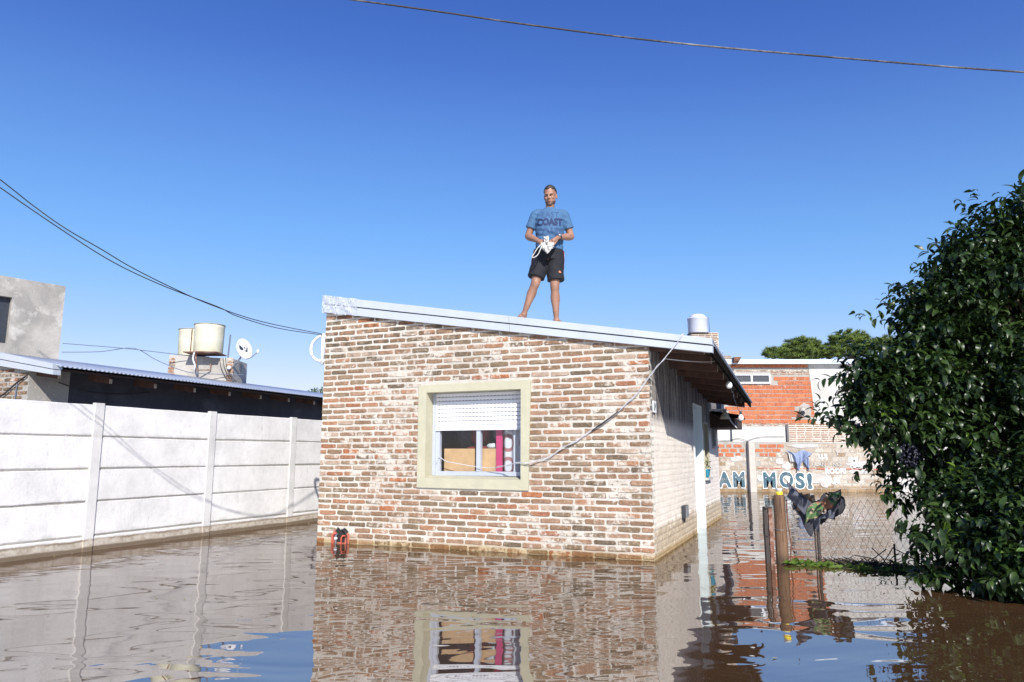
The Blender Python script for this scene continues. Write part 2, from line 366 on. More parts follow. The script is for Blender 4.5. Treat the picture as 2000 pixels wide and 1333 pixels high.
def camo_material():
    m, nt, b = new_mat("camouflage_cloth"); p = pos(nt)
    n = noise_(nt, p, 13, 3, .5, .6); n2 = noise_(nt, p, 19, 3, .5, .9)
    c = mixc(nt, mapr(nt, n, .49, .51), (.085, .16, .06), (.36, .27, .18))
    c = mixc(nt, mapr(nt, n2, .57, .59), c, (.03, .035, .025))
    c = mixc(nt, mapr(nt, noise_(nt, p, 9, 2, .5), .60, .62), c, (.24, .11, .06))
    L(nt, c, b.inputs['Base Color']); b.inputs['Roughness'].default_value = .9; return m
M['camo'] = camo_material()
def curtain_material():
    m, nt, b = new_mat("curtain_rings"); tc = N(nt, "ShaderNodeTexCoord")
    # big printed rings: wrapped distance to the ring centres
    s = N(nt, "ShaderNodeSeparateXYZ"); L(nt, tc.outputs['Object'], s.inputs[0])
    fx = math_(nt, 'SUBTRACT', math_(nt, 'FRACT', math_(nt, 'MULTIPLY', s.outputs[0], 4.2)), 0.5)
    fz = math_(nt, 'SUBTRACT', math_(nt, 'FRACT', math_(nt, 'MULTIPLY', s.outputs[2], 3.6)), 0.5)
    d = math_(nt, 'SQRT', math_(nt, 'ADD', math_(nt, 'MULTIPLY', fx, fx), math_(nt, 'MULTIPLY', fz, fz)))
    f = math_(nt, 'MULTIPLY', mapr(nt, d, .22, .25), mapr(nt, d, .38, .41, 1, 0))
    c = mixc(nt, f, (.50, .49, .49), (.30, .12, .11))
    L(nt, c, b.inputs['Base Color']); b.inputs['Roughness'].default_value = .85; return m
M['curtain'] = curtain_material()
def plastic_material():
    m, nt, b = new_mat("clear_wrap"); p = pos(nt)
    b.inputs['Base Color'].default_value = (.55, .60, .68, 1); b.inputs['Roughness'].default_value = .35
    n = noise_(nt, scalev(nt, p, (30, 30, 12)), 1.0, 5, .8)
    bump_(nt, b, n, .02)
    L(nt, mapr(nt, n, .42, .60, .15, .9), b.inputs['Alpha']); return m
M['wrap'] = plastic_material()

# ------------------------------------------------------------------ mesh helpers
class MB:
    def __init__(s): s.v = []; s.f = []; s.r = []
    def add(s, vs, fs, r=None):
        o = len(s.v); s.v += [tuple(v) for v in vs]; s.f += [tuple(i + o for i in f) for f in fs]
        s.r += [0.0 if r is None else r] * len(fs); return s
    def box(s, x0, x1, y0, y1, z0, z1, r=None):
        vs = [(x0,y0,z0),(x1,y0,z0),(x1,y1,z0),(x0,y1,z0),(x0,y0,z1),(x1,y0,z1),(x1,y1,z1),(x0,y1,z1)]
        return s.add(vs, [(0,3,2,1),(4,5,6,7),(0,1,5,4),(1,2,6,5),(2,3,7,6),(3,0,4,7)], r)
    def hexa(s, vs, r=None):   # 8 corners, bottom ring then top ring
        return s.add(vs, [(0,3,2,1),(4,5,6,7),(0,1,5,4),(1,2,6,5),(2,3,7,6),(3,0,4,7)], r)
    def bar(s, p, q, w, h, up=(0,0,1), r=None):
        p = Vector(p); q = Vector(q); d = (q - p).normalized(); up = Vector(up)
        sx = d.cross(up).normalized(); uz = sx.cross(d).normalized()
        vs = []
        for c in (p, q):
            for a, b in ((-1,-1),(1,-1),(1,1),(-1,1)): vs.append(c + sx * a * w / 2 + uz * b * h / 2)
        return s.add(vs, [(3,2,1,0),(4,5,6,7),(0,1,5,4),(1,2,6,5),(2,3,7,6),(3,0,4,7)], r)
    def tube(s, path, rad, n=8, cap=True, r=None):
        path = [Vector(p) for p in path]; rads = rad if isinstance(rad, (list, tuple)) else [rad] * len(path)
        vs = []; fs = []; prev = None
        for i, p in enumerate(path):
            t = (path[min(i + 1, len(path) - 1)] - path[max(i - 1, 0)]).normalized()
            if prev is None:
                a = Vector((0, 0, 1)) if abs(t.z) < 0.9 else Vector((1, 0, 0)); sx = t.cross(a).normalized()
            else:
                sx = (prev - t * prev.dot(t)).normalized()
            prev = sx; sy = t.cross(sx)
            rr = rads[i]; rx, ry = (rr if isinstance(rr, tuple) else (rr, rr))
            for k in range(n):
                an = 2 * math.pi * k / n; vs.append(p + sx * math.cos(an) * rx + sy * math.sin(an) * ry)
        for i in range(len(path) - 1):
            for k in range(n):
                fs.append((i*n+k, i*n+(k+1)%n, (i+1)*n+(k+1)%n, (i+1)*n+k))
        if cap: fs.append(tuple(range(n))[::-1]); fs.append(tuple((len(path)-1)*n + k for k in range(n)))
        return s.add(vs, fs, r)
    def lathe(s, c, prof, n=24, r=None):
        vs = []; fs = []
        for (rr, z) in prof:
            for k in range(n):
                a = 2*math.pi*k/n; vs.append((c[0]+rr*math.cos(a), c[1]+rr*math.sin(a), c[2]+z))
        for i in range(len(prof)-1):
            for k in range(n): fs.append((i*n+k, i*n+(k+1)%n, (i+1)*n+(k+1)%n, (i+1)*n+k))
        fs.append(tuple(range(n))[::-1]); fs.append(tuple((len(prof)-1)*n+k for k in range(n)))
        return s.add(vs, fs, r)
    def ell(s, c, rx, ry, rz, nu=16, nv=10, rot=None, r=None):
        vs = []; fs = []; c = Vector(c)
        for i in range(1, nv):
            th = math.pi*i/nv
            for k in range(nu):
                a = 2*math.pi*k/nu; q = Vector((rx*math.sin(th)*math.cos(a), ry*math.sin(th)*math.sin(a), rz*math.cos(th)))
                if rot: q = rot @ q
                vs.append(c+q)
        top = Vector((0,0,rz)); bot = Vector((0,0,-rz))
        if rot: top = rot @ top; bot = rot @ bot
        vs.append(c+top); vs.append(c+bot); T = len(vs)-2; B = T+1
        for i in range(nv-2):
            for k in range(nu): fs.append((i*nu+k, (i+1)*nu+k, (i+1)*nu+(k+1)%nu, i*nu+(k+1)%nu))
        for k in range(nu): fs.append((T, k, (k+1)%nu)); fs.append((B, (nv-2)*nu+(k+1)%nu, (nv-2)*nu+k))
        return s.add(vs, fs, r)
    def mesh(s, name, off=(0,0,0), smooth=False):
        me = bpy.data.meshes.new(name)
        me.from_pydata([(v[0]-off[0], v[1]-off[1], v[2]-off[2]) for v in s.v], [], s.f)
        if any(s.r):
            a = me.attributes.new('rnd', 'FLOAT', 'FACE'); a.data.foreach_set('value', s.r)
        if smooth: me.polygons.foreach_set('use_smooth', [True]*len(me.polygons))
        me.update(); return me

OFF = {}
def link(o, parent=None):
    COL.objects.link(o)
    if parent: o.parent = parent
    return o
def tag(o, label=None, cat=None, group=None, kind=None):
    if label: o['label'] = label
    if cat: o['category'] = cat
    if group: o['group'] = group
    if kind: o['kind'] = kind
    return o
def thing(name, label, cat, loc=(0,0,0), frame='H', group=None, rot=None):
    """Empty at the base of a thing; frame H = house axes, W = world axes. Parts are given in frame coordinates."""
    o = bpy.data.objects.new(name, None); COL.objects.link(o); o.empty_display_size = .2
    if frame == 'H': o.matrix_world = HF @ Matrix.Translation(loc)
    else: o.matrix_world = Matrix.Translation(loc)
    OFF[o.name] = Vector(loc)
    return tag(o, label, cat, group)
def part(name, mb, mat, root, smooth=False, kind=None, label=None, mats=None):
    off = OFF[root.name]
    me = mb.mesh(name, off, smooth)
    for mm in (mats or [mat]): me.materials.append(mm)
    o = link(bpy.data.objects.new(name, me), root); OFF[o.name] = off
    return tag(o, label, None, None, kind)
def solo(name, mb, mat, label, cat, loc=(0,0,0), frame='H', smooth=False, group=None, kind=None):
    me = mb.mesh(name, loc, smooth); me.materials.append(mat)
    o = bpy.data.objects.new(name, me); COL.objects.link(o)
    o.matrix_world = (HF if frame == 'H' else Matrix()) @ Matrix.Translation(loc)
    return tag(o, label, cat, group, kind)

# ------------------------------------------------------------------ ground and water
g = MB(); g.add([(-500,-500,-.7),(500,-500,-.7),(500,500,-.7),(-500,500,-.7)], [(0,1,2,3)])
o = solo('ground', g, M['ground'], None, None, frame='W', kind='structure')
w = MB(); w.add([(-450,-450,0),(450,-450,0),(450,450,0),(-450,450,0)], [(0,1,2,3)])
o = solo('water', w, M['water'], None, None, frame='W', kind='structure')

# ------------------------------------------------------------------ brick meshes
def brick_shape(seed, Ln=.245, Hn=.05, t=.009, jit=.0048):
    """brick face seen in the wall: outline in x,z; proud of the joint plane y=0 towards -y"""
    q = random.Random(seed); a = Ln/2; h = Hn/2; cr = .011
    base = [(-a+cr,-h),(-.02,-h),(a-cr,-h),(a,-h+cr),(a,h-cr),(a-cr,h),(.03,h),(-a+cr,h),(-a,h-cr),(-a,-h+cr)]
    base = [(x+q.uniform(-jit,jit)*1.4, z+q.uniform(-jit,jit)*.8) for x, z in base]
    vs = [(x, .02, z) for x, z in base] + [(x, -t*.45, z) for x, z in base]
    vs += [(x*(1-.008/a), -t*q.uniform(.75,1.2), z*(1-.006/h)) for x, z in base]
    n = len(base); fs = []
    for k in range(n):
        j = (k+1) % n
        fs.append((k, j, n+j, n+k)); fs.append((n+k, n+j, 2*n+j, 2*n+k))
    fs.append(tuple(2*n+k for k in range(n)))
    return vs, fs
BR = [brick_shape(s) for s in range(24)]
def shape_mesh(name, sh, mat):
    me = bpy.data.meshes.new(name); me.from_pydata(sh[0], [], sh[1]); me.materials.append(mat); me.update(); return me
def put_piece(name, me, root, loc, scale=(1,1,1), rotz=0, rx=0):
    o = bpy.data.objects.new(name, me); o.parent = root
    o.location = Vector(loc) - OFF[root.name]; o.scale = scale; o.rotation_euler = (rx, 0, rotz)
    COL.objects.link(o); return o
def mass_piece(mb, sh, loc, scale=(1,1,1), rotz=0, r=0.5):
    c, s_ = math.cos(rotz), math.sin(rotz)
    vs = []
    for x, y, z in sh[0]:
        x *= scale[0]; y *= scale[1]; z *= scale[2]
        vs.append((loc[0]+x*c-y*s_, loc[1]+x*s_+y*c, loc[2]+z))
    mb.add(vs, sh[1], max(r, .001))

# ------------------------------------------------------------------ the brick house
house = thing('brick_house', 'bare brick house with sloping metal roof standing in the flood water, man on its roof', 'house', (-2.2, 2.9, 0))
EL = -4.43; DL = 6.0
def zb(e): return 2.33 - .1638*e + .02                 # top of front wall under the fascia
WX0, WX1, WZ0, WZ1 = -2.82, -1.54, .835, 1.905           # window opening
fw = MB()
T = .16
def wallquad(e0, e1, zlo, zhi_f=None, zhi=None):
    z0a = zlo; zt0 = zhi if zhi is not None else zb(e0)-.02; zt1 = zhi if zhi is not None else zb(e1)-.02
    fw.hexa([(e0,0,z0a),(e1,0,z0a),(e1,T,z0a),(e0,T,z0a),(e0,0,zt0),(e1,0,zt1),(e1,T,zt1),(e0,T,zt0)])
wallquad(EL, WX0-.06, -.7); wallquad(WX1+.06, 0, -.7)
wallquad(WX0-.06, WX1+.06, -.7, zhi=WZ0-.06); wallquad(WX0-.06, WX1+.06, WZ1+.06)
part('front_wall', fw, M['mortar'], house)
# bricks, course by course
zc = .028; rows = []; k = 0
while zc < 3.1:
    rows.append(zc); zc += .0715 if zc < 1.2 else .0755; k += 1
rows = [-.044] + rows
cand = []
for i, z in enumerate(rows):
    e = 0.002 if i % 2 else 0.002
    first = (.125 if i % 2 else .245) * rng.uniform(.93, 1.05)
    ln = first; wob = rng.uniform(0, 6)
    while e > EL + .03:
        e1 = max(e - ln, EL-.002); ccx = (e+e1)/2; l2 = e-e1
        zz = z + .004*math.sin(ccx*1.7+wob*.3) + rng.uniform(-.0025, .0025)
        if l2 > .05 and zz - .03 < zb(ccx) + .01:
            x0, x1 = e1, e
            if WZ0-.155 < zz < WZ1+.14 and x1 > -2.93 and x0 < -1.425:      # cut at the window surround
                if x0 < -2.95: x1 = min(x1, -2.925)
                elif x1 > -1.40: x0 = max(x0, -1.44)
                else: x0 = x1
            if WZ0-.155 < zz < WZ1+.14 and x0 >= -2.95 and x1 <= -1.40: x0 = x1
            if x1 - x0 > .035: cand.append(((x0+x1)/2, zz, x1-x0))
        e = e1 - rng.uniform(.014, .024); ln = .245*rng.uniform(.92, 1.06)
camh = HI @ Vector((0,0,1.12))
cand.sort(key=lambda c: (Vector((c[0],0,c[1]))-camh).length + (0.0 if c[2] > .15 else 3.0))
bmesh_list = [shape_mesh('brick', s, M['brick']) for s in BR]
mass = MB()
for i, (x, z, l) in enumerate(cand):
    hh = rng.uniform(.90, 1.10); s = rng.randrange(24); pr = rng.choice((.45, .8, .9, 1.0, 1.15, .25))
    if abs(x+3.64+.42) < .12 and z < .17: continue
    if i < 300: put_piece('brick', bmesh_list[s], house, (x, 0, z), (l/.245, pr, hh))
    else: mass_piece(mass, BR[s], (x, 0, z), (l/.245, pr, hh), 0, rng.random())
part('brick_courses', mass, M['brick_a'], house, kind='stuff')
# side wall with openings (x = 0 plane)
sw = MB()
openings = [(3.10, 3.95, -.7, 1.90), (4.12, 4.66, .76, 1.66), (5.10, 5.62, 1.28, 1.76)]
def eave_z(e, d): return 2.365 - .1783*(e-.711) - .064*d*max(0,(e+4.45)/5.16)
def sidebox(d0, d1, z0, z1=None):
    a = z1 if z1 is not None else min(eave_z(0,d0)-.06, zb(0)); b = z1 if z1 is not None else eave_z(0,d1)-.06
    sw.hexa([(0,d0,z0),(0,d1,z0),(-T,d1,z0),(-T,d0,z0),(0,d0,a),(0,d1,b),(-T,d1,b),(-T,d0,a)])
dcur = T
for (a, b, z0, z1) in openings:
    sidebox(dcur, a, -.7); 
    if z0 > -.6: sidebox(a, b, -.7, z0)
    sidebox(a, b, z1); dcur = b
sidebox(dcur, DL, -.7)
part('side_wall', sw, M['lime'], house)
sm = MB()                                                # header courses showing under the paint
z = -.02; i = 0
while z < 2.2:
    dd = .002 + (0 if i % 2 else .06)
    while dd < DL-.1:
        l = .118*rng.uniform(.93,1.07); c = dd+l/2
        ok = z < eave_z(0,c)-.1 and not any(a-.03 < c < b+.03 and z0-.02 < z < z1+.03 for a,b,z0,z1 in openings)
        if ok and c > .05: mass_piece(sm, BR[rng.randrange(24)], (0, c, z), (l/.245, rng.choice((.45,.6,.75)) if z < .38 else rng.choice((.12,.2,.3)), rng.uniform(.95,1.1)), math.pi/2, rng.random())
        dd += l + .014
    z += .0715 if z < 1.2 else .0755; i += 1
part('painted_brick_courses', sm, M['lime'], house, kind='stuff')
ow = MB()
ow.hexa([(EL,T,-.7),(EL+T,T,-.7),(EL+T,DL,-.7),(EL,DL,-.7),(EL,T,zb(EL)),(EL+T,T,zb(EL+T)),(EL+T,DL,zb(EL+T)-.02),(EL,DL,zb(EL)-.02)])
part('left_wall', ow, M['mortar'], house)
ow = MB(); ow.hexa([(EL+T,DL-T,-.7),(-T,DL-T,-.7),(-T,DL,-.7),(EL+T,DL,-.7),(EL+T,DL-T,3.0),(-T,DL-T,1.9),(-T,DL,1.9),(EL+T,DL,3.0)])
part('rear_wall', ow, M['mortar'], house)
ow = MB(); ow.box(EL+T+.002, -T-.002, 2.2, 2.26, -.6, 2.3); part('inner_wall', ow, M['room'], house)
# openings' linings, sills, leaves
for (a, b, z0, z1), nm, mt in zip(openings, ('door_frame','window_lining','window_lining'), (M['jamb'], M['surround'], M['plaster_white'])):
    q = MB(); t = .02
    q.box(-T-.01, .012, b-t, b+.004, z0, z1)             # far jamb
    q.box(-T-.01, .012, a-.004, a+t, z0, z1)
    q.box(-T-.01, .012, a+t, b-t, z1-t, z1+.004)
    part(nm, q, mt, house)
q = MB(); q.box(-.15, -.11, 3.121, 3.929, -.7, 1.878); dr = part('door', q, M['jamb'], house)
q = MB(); q.tube([(-.109,3.22,.55),(-.06,3.22,.55),(-.06,3.33,.55)], .011); part('handle', q, M['steel'], dr, True)
for (a, b, z0, z1) in openings[1:]:
    q = MB(); q.box(-.1, .055, a-.03, b+.03, z0-.035, z0+.002); part('window_sill', q, M['plaster_white'], house)
    q = MB(); 
    for (p0,p1,p2,p3) in ((a+.02,b-.02,z0+.002,z0+.04),(a+.02,b-.02,z1-.06,z1-.02),(a+.02,a+.05,z0+.04,z1-.06),(b-.05,b-.02,z0+.04,z1-.06)): q.box(-.14,-.10,p0,p1,p2,p3)
    f_ = part('side_window', q, M['alu'], house)
    q = MB(); q.box(-.123,-.119,a+.05,b-.05,z0+.04,z1-.06); part('pane', q, M['glass'], f_)
# cream plaster surround of the big window
q = MB()
O4 = [(-2.935,.727),(-1.445,.716),(-1.408,2.012),(-2.935,1.998)]; I4 = [(WX0,WZ0+.01),(WX1,WZ0),(WX1+.004,WZ1),(WX0,WZ1)]
yf = -.026
vs = [(x,yf,z) for x,z in O4]+[(x,yf,z) for x,z in I4]+[(x,.02,z) for x,z in O4]+[(x,T+.02,z + (.03 if n<2 else 0)) for n,(x,z) in enumerate(I4)]
fs = []
for k in range(4):
    j=(k+1)%4
    fs += [(k,j,4+j,4+k),(8+j,8+k,k,j)[::-1] if False else (8+k,8+j,j,k),(4+k,4+j,12+j,12+k)]
q.add(vs, fs); sur = part('window_surround', q, M['surround'], house)
# frame behind the surround
D0 = .165
q = MB()
q.box(WX0+.002, WX0+.045, D0-.02, D0+.03, .872, 1.9)         # side track
part('shutter_track', q, M['alu'], house)
q = MB(); q.box(WX1-.03, WX1-.002, D0-.02, D0+.03, .872, 1.9); part('shutter_track', q, M['alu'], house)
q = MB()
q.box(WX0+.046, WX1-.031, D0, D0+.05, .872, .925)           # bottom rail
q.box(WX0+.046, WX1-.031, D0, D0+.05, 1.86, 1.9)
q.box(WX0+.046, WX0+.10, D0, D0+.05, .925, 1.86); q.box(WX1-.085, WX1-.031, D0, D0+.05, .925, 1.86)
wf = part('window_frame', q, M['alu'], house)
q = MB(); q.box(-2.205, -2.150, D0-.006, D0+.056, .925, 1.858); part('mullion', q, M['alu'], wf)
for a, b in ((WX0+.10, -2.205), (-2.150, WX1-.085)):
    q = MB(); q.add([(a,D0+.03,.925),(b,D0+.03,.925),(b,D0+.03,1.86),(a,D0+.03,1.86)],[(0,1,2,3)]); part('pane', q, M['glass'], wf)
nS = 9; sh = .0512
for i in range(nS):
    zt = 1.903 - i*sh; q = MB(); x0, x1 = WX0+.047, WX1-.032; yb = D0-.012
    prof = [(yb, zt-.001), (yb-.0062, zt-.009), (yb-.0078, zt-sh*.5), (yb-.0062, zt-sh+.010), (yb, zt-sh+.002)]
    vs = [(x, y, z) for x in (x0, x1) for y, z in prof]; fs = [(j, j+1, 6+j, 5+j) for j in range(4)]
    q.add(vs, fs); sl = part('shutter_slat', q, M['pvc'], house, False)
    if i < nS-2:
        q = MB(); x = x0+.035
        while x < x1-.03:
            q.box(x, x+.022, yb-.0045, yb+.002, zt-sh+.0012, zt-sh+.0072); x += .0485
        part('vent_slots', q, M['slot'], sl, kind='stuff')
q = MB(); q.box(WX0+.046, WX1-.031, D0-.022, D0-.004, 1.903-nS*sh-.012, 1.903-nS*sh); part('shutter_end_bar', q, M['pvc'], house)

# roof of corrugated sheet
def corrugated(e0, e1, d0, d1, zf, pitch=.085, amp=.014, th=.0025):
    q = MB(); n = int((d1-d0)/pitch*6); vs = []
    for i in range(n+1):
        d = d0 + (d1-d0)*i/n; dz = amp*math.cos(2*math.pi*(d-d0)/pitch)
        for e in (e0, e1):
            for s in (0, -th): vs.append((e, d, zf(e,d)+dz+s))
    fs = []
    for i in range(n):
        a = i*4; b = a+4
        fs += [(a,a+2,b+2,b),(a+1,b+1,b+3,a+3),(a,b,b+1,a+1),(a+2,a+3,b+3,b+2)]
    fs += [(0,1,3,2),(n*4,n*4+2,n*4+3,n*4+1)]
    q.add(vs, fs); return q
def roof_z(e, d): return eave_z(e, d) - .004
part('roof_sheet', corrugated(-4.50, .72, -.02, 5.05, lambda e,d: roof_z(e,d)-.012), M['zinc'], house, True)
def lean_z(e, d): return 1.80 - .17*(e-.5)
part('lean_to_roof', corrugated(-1.8, .48, 5.0, 6.35, lean_z), M['zinc_under'], house, True)
q = MB(); q.hexa([(-1.7,5.0,1.60),(.42,5.0,1.60),(.42,6.3,1.60),(-1.7,6.3,1.60),(-1.7,5.0,2.10),(.42,5.0,1.76),(.42,6.3,1.76),(-1.7,6.3,2.10)]); part('lean_to_beam', q, M['ceiling'], house)
# dark soffit under the sheet, rafters along the slope
q = MB()
q.hexa([(-.01,.04,eave_z(0,0)-.06),(.66,.04,eave_z(.66,0)-.055),(.66,5.0,eave_z(.66,5)-.055),(-.01,5.0,eave_z(0,5)-.06),
        (-.01,.04,eave_z(0,0)-.045),(.66,.04,eave_z(.66,0)-.04),(.66,5.0,eave_z(.66,5)-.04),(-.01,5.0,eave_z(0,5)-.045)])
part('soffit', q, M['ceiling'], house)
q = MB(); q.hexa([(.675,-.0,eave_z(.7,0)-.16),(.70,-.0,eave_z(.7,0)-.16),(.70,5.0,eave_z(.7,5)-.11),(.675,5.0,eave_z(.7,5)-.11),
        (.675,0,eave_z(.7,0)-.035),(.70,0,eave_z(.7,0)-.035),(.70,5.0,eave_z(.7,5)-.035),(.675,5.0,eave_z(.7,5)-.035)])
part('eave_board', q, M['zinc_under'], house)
for i, d in enumerate((.10, .68, 1.26, 1.86, 2.45, 3.05, 3.65, 4.25, 4.85)):
    q = MB(); e1 = .60
    q.hexa([(-.02,d-.028,eave_z(0,d)-.19),(e1,d-.028,eave_z(e1,d)-.155),(e1,d+.028,eave_z(e1,d)-.155),(-.02,d+.028,eave_z(0,d)-.19),
            (-.02,d-.028,eave_z(0,d)-.063),(e1,d-.028,eave_z(e1,d)-.063),(e1,d+.028,eave_z(e1,d)-.063),(-.02,d+.028,eave_z(0,d)-.063)])
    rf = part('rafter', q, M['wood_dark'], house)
    q = MB(); q.hexa([(e1,d-.026,eave_z(e1,d)-.153),(e1+.006,d-.026,eave_z(e1,d)-.150),(e1+.006,d+.026,eave_z(e1,d)-.150),(e1,d+.026,eave_z(e1,d)-.153),
            (e1,d-.026,eave_z(e1,d)-.07),(e1+.006,d-.026,eave_z(e1,d)-.075),(e1+.006,d+.026,eave_z(e1,d)-.075),(e1,d+.026,eave_z(e1,d)-.07)])
    part('rafter_end', q, M['wood_end'], rf)
# verge fascia: two folded strips with a shadow gap
def zt_(e): return 2.365 - .1783*(e-.711) + .006
def zbt(e): return 2.22 - .1638*(e-.689)
def zm_(e): return zt_(e)*.50 + zbt(e)*.50
def strip(name, e0, e1, f0, f1, y0, y1, mat=M['metal_white']):
    q = MB(); n = 14; vs = []
    for i in range(n+1):
        e = e0+(e1-e0)*i/n; w_ = .0015*math.sin(e*5.1)+.001*math.sin(e*13)
        vs += [(e,y0+w_,f0(e)),(e,y0+w_*1.5,f1(e)),(e,y1,f1(e)),(e,y1,f0(e))]
    fs = []
    for i in range(n):
        a=i*4; b=a+4; fs += [(a,b,b+1,a+1),(a+1,b+1,b+2,a+2),(a+3,a+2,b+2,b+3),(a,a+3,b+3,b)]
    fs += [(0,1,2,3),(n*4+3,n*4+2,n*4+1,n*4)]
    q.add(vs, fs); return part(name, q, mat, house)
for e0, e1 in ((-4.43, -1.67), (-1.666, .712)):
    strip('fascia_strip', e0, e1, lambda e: zm_(e)+.008, zt_, -.075, .10)
    strip('fascia_strip', e0, e1, lambda e: zbt(e), lambda e: zm_(e)-.006, -.060, .02)
strip('fascia_gap', -4.42, .70, lambda e: zm_(e)-.012, lambda e: zm_(e)+.014, -.045, .01, M['black_metal'])
# plastic wrap round the high end
q = MB(); nx, nz = 30, 14; vs=[]
for i in range(nx+1):
    for j in range(nz+1):
        e = -4.445+.575*i/nx; t = j/nz; z = (zbt(e)-.012+.010*math.sin(e*17)) *(1-t) + (zt_(e)+.008)*t
        vs.append((e, -.084-.012*noise.noise((e*14, t*6, 3))-.006*math.sin(t*9+e*30), z))
fs = [(i*(nz+1)+j,(i+1)*(nz+1)+j,(i+1)*(nz+1)+j+1,i*(nz+1)+j+1) for i in range(nx) for j in range(nz)]
q.add(vs, fs)
b0 = len(q.v)
q.add([(-4.446,-.084,zbt(-4.44)-.01),(-4.446,-.084,zt_(-4.44)+.008),(-4.446,.3,zt_(-4.44)+.008),(-4.446,.3,zbt(-4.44)-.01)], [(0,1,2,3)])
part('plastic_wrap', q, M['wrap'], house, True)

# ------------------------------------------------------------------ inside the window
cb = thing('storage_cabinet', 'pale plywood cabinet standing inside behind the window glass', 'cabinet', (-2.3, .3, .4))
for a, b in ((-2.70, -2.265), (-2.235, -1.97)):
    q = MB(); q.box(a, b, .25, .275, .40, 1.205); part('board', q, M['plywood'], cb)
q = MB(); q.box(-2.70, -1.97, .277, .60, .40, 1.195); part('carcass', q, M['plywood'], cb)
q = MB(); q.box(-1.965, -1.885, .225, .245, .5, 1.62); solo('pink_panel', q, M['pink'], 'narrow bright pink upright strip inside the window', 'panel', (-1.93,.235,.5))
q = MB(); nx=60; vs=[]; 
for i in range(nx+1):
    e = -1.875+.40*i/nx; y = .25+.022*math.sin(e*52)+.012*math.sin(e*23)
    vs += [(e,y,.3),(e,y+.004*math.sin(e*9),1.62)]
q.add(vs, [(2*i,2*i+2,2*i+3,2*i+1) for i in range(nx)])
solo('curtain', q, M['curtain'], 'white curtain printed with maroon rings at the right of the window', 'curtain', (-1.7,.25,.3), smooth=True)
def cloth_lump(c, rx, ry, rz, seed, amp=.25, f=6.0, nu=28, nv=20, rot=None):
    q = MB(); q.ell((0,0,0), rx, ry, rz, nu, nv, rot)
    out = []
    for v in q.v:
        p = Vector(v); n_ = noise.noise(p*f+Vector((seed*7.1,0,0)))*amp + noise.noise(p*f*2.6+Vector((seed*3.3,5,0)))*amp*.5
        p = p*(1+n_); out.append((c[0]+p.x, c[1]+p.y, c[2]+p.z))
    q.v = out; return q
solo('hanging_clothes', cloth_lump((-2.02,.62,1.48), .16, .12, .26, 1), M['grey_cloth'], 'grey clothes hanging inside above the cabinet, behind the mullion', 'clothes', (-2.02,.62,1.2), smooth=True)
solo('backpack', cloth_lump((-2.33,.55,1.42), .13, .13, .22, 2), M['red_cloth'], 'dark red bag on top of the cabinet behind the glass', 'bag', (-2.33,.55,1.2), smooth=True)
solo('dark_bundle', cloth_lump((-2.56,.62,1.40), .15, .13, .20, 3), M['dark_cloth'], 'black bundle on the left of the cabinet top', 'clothes', (-2.56,.62,1.2), smooth=True)
solo('red_folded_cloth', cloth_lump((-2.25,.36,1.215), .17, .09, .022, 4, .2, 9), M['red_cloth'], 'crimson folded cloth lying flat on the cabinet top', 'cloth', (-2.25,.36,1.2), smooth=True)
solo('white_folded_cloth', cloth_lump((-2.06,.34,1.235), .08, .07, .04, 5, .3, 9), M['white_cloth'], 'small white crumpled cloth on the cabinet beside the pink strip', 'cloth', (-2.06,.34,1.2), smooth=True)

# ------------------------------------------------------------------ things fixed to or standing by the house
tp = thing('outdoor_tap_pipes', 'orange and dark grey pipes in a broken hole at the left foot of the wall', 'pipes', (-4.06, -.05, 0))
q = MB(); q.add([(x,-.012,z) for x,z in ((-4.20,-.05),(-3.93,-.05),(-3.915,.10),(-3.955,.165),(-4.06,.15),(-4.15,.17),(-4.20,.09))], [tuple(range(7))]); part('broken_patch', q, M['redwash'], tp)
q = MB(); q.add([(x,-.0145,z) for x,z in ((-4.13,.02),(-3.99,.01),(-3.97,.12),(-3.93,.15),(-3.99,.20),(-4.05,.17),(-4.10,.205),(-4.14,.15),(-4.10,.13))], [tuple(range(9))]); part('wall_hole', q, M['hole'], tp)
for x, h_ in ((-4.150,.0), (-4.015,-.022)): 
    q = MB(); q.tube([(x+.05,-.015,.118+h_),(x+.02,-.045,.125+h_),(x+.004,-.055,.10+h_),(x,-.055,-.3)], .0105); part('orange_pipe', q, M['orange_pipe'], tp, True)
q = MB(); q.tube([(-4.095,-.02,.12),(-4.092,-.06,.10),(-4.088,-.065,-.3)], .013); part('grey_pipe', q, M['grey_pipe'], tp, True)
q = MB(); q.lathe((-4.085,-.07,.055), [(.02,0),(.022,.005),(.022,.02),(.02,.025)], 12); part('collar', q, M['pvc'], tp, True)
q = MB(); q.tube([(-4.02,-.04,.18),(-3.96,-.06,.17),(-3.93,-.05,.10),(-3.925,-.04,-.1)], .006); part('cable', q, M['cable_black'], tp, True)

ms = thing('service_mast', 'white conduit loop and bracket where overhead wires reach the left edge of the brick house', 'conduit', (-4.5, .12, 2.33))
q = MB(); q.tube([(-4.545,.10,2.36),(-4.545,.10,2.79)], .024, 10); part('conduit', q, M['pvc'], ms, True)
q = MB(); pth=[]
for i in range(15):
    a = math.pi/2 + math.pi*i/14; pth.append((-4.56+.185*math.cos(a), .10, 2.585+.175*math.sin(a)))
q.tube([(-4.49,.10,2.76)]+pth+[(-4.49,.10,2.41)], .021, 10); part('loop_pipe', q, M['pvc'], ms, True)
q = MB(); q.box(-4.50,-4.432,.08,.15,2.34,2.80); part('bracket', q, M['metal_white'], ms)
for z in (2.745, 2.38):
    q = MB(); q.box(-4.52,-4.431,.10,.14,z,z+.03); part('clamp', q, M['steel'], ms)

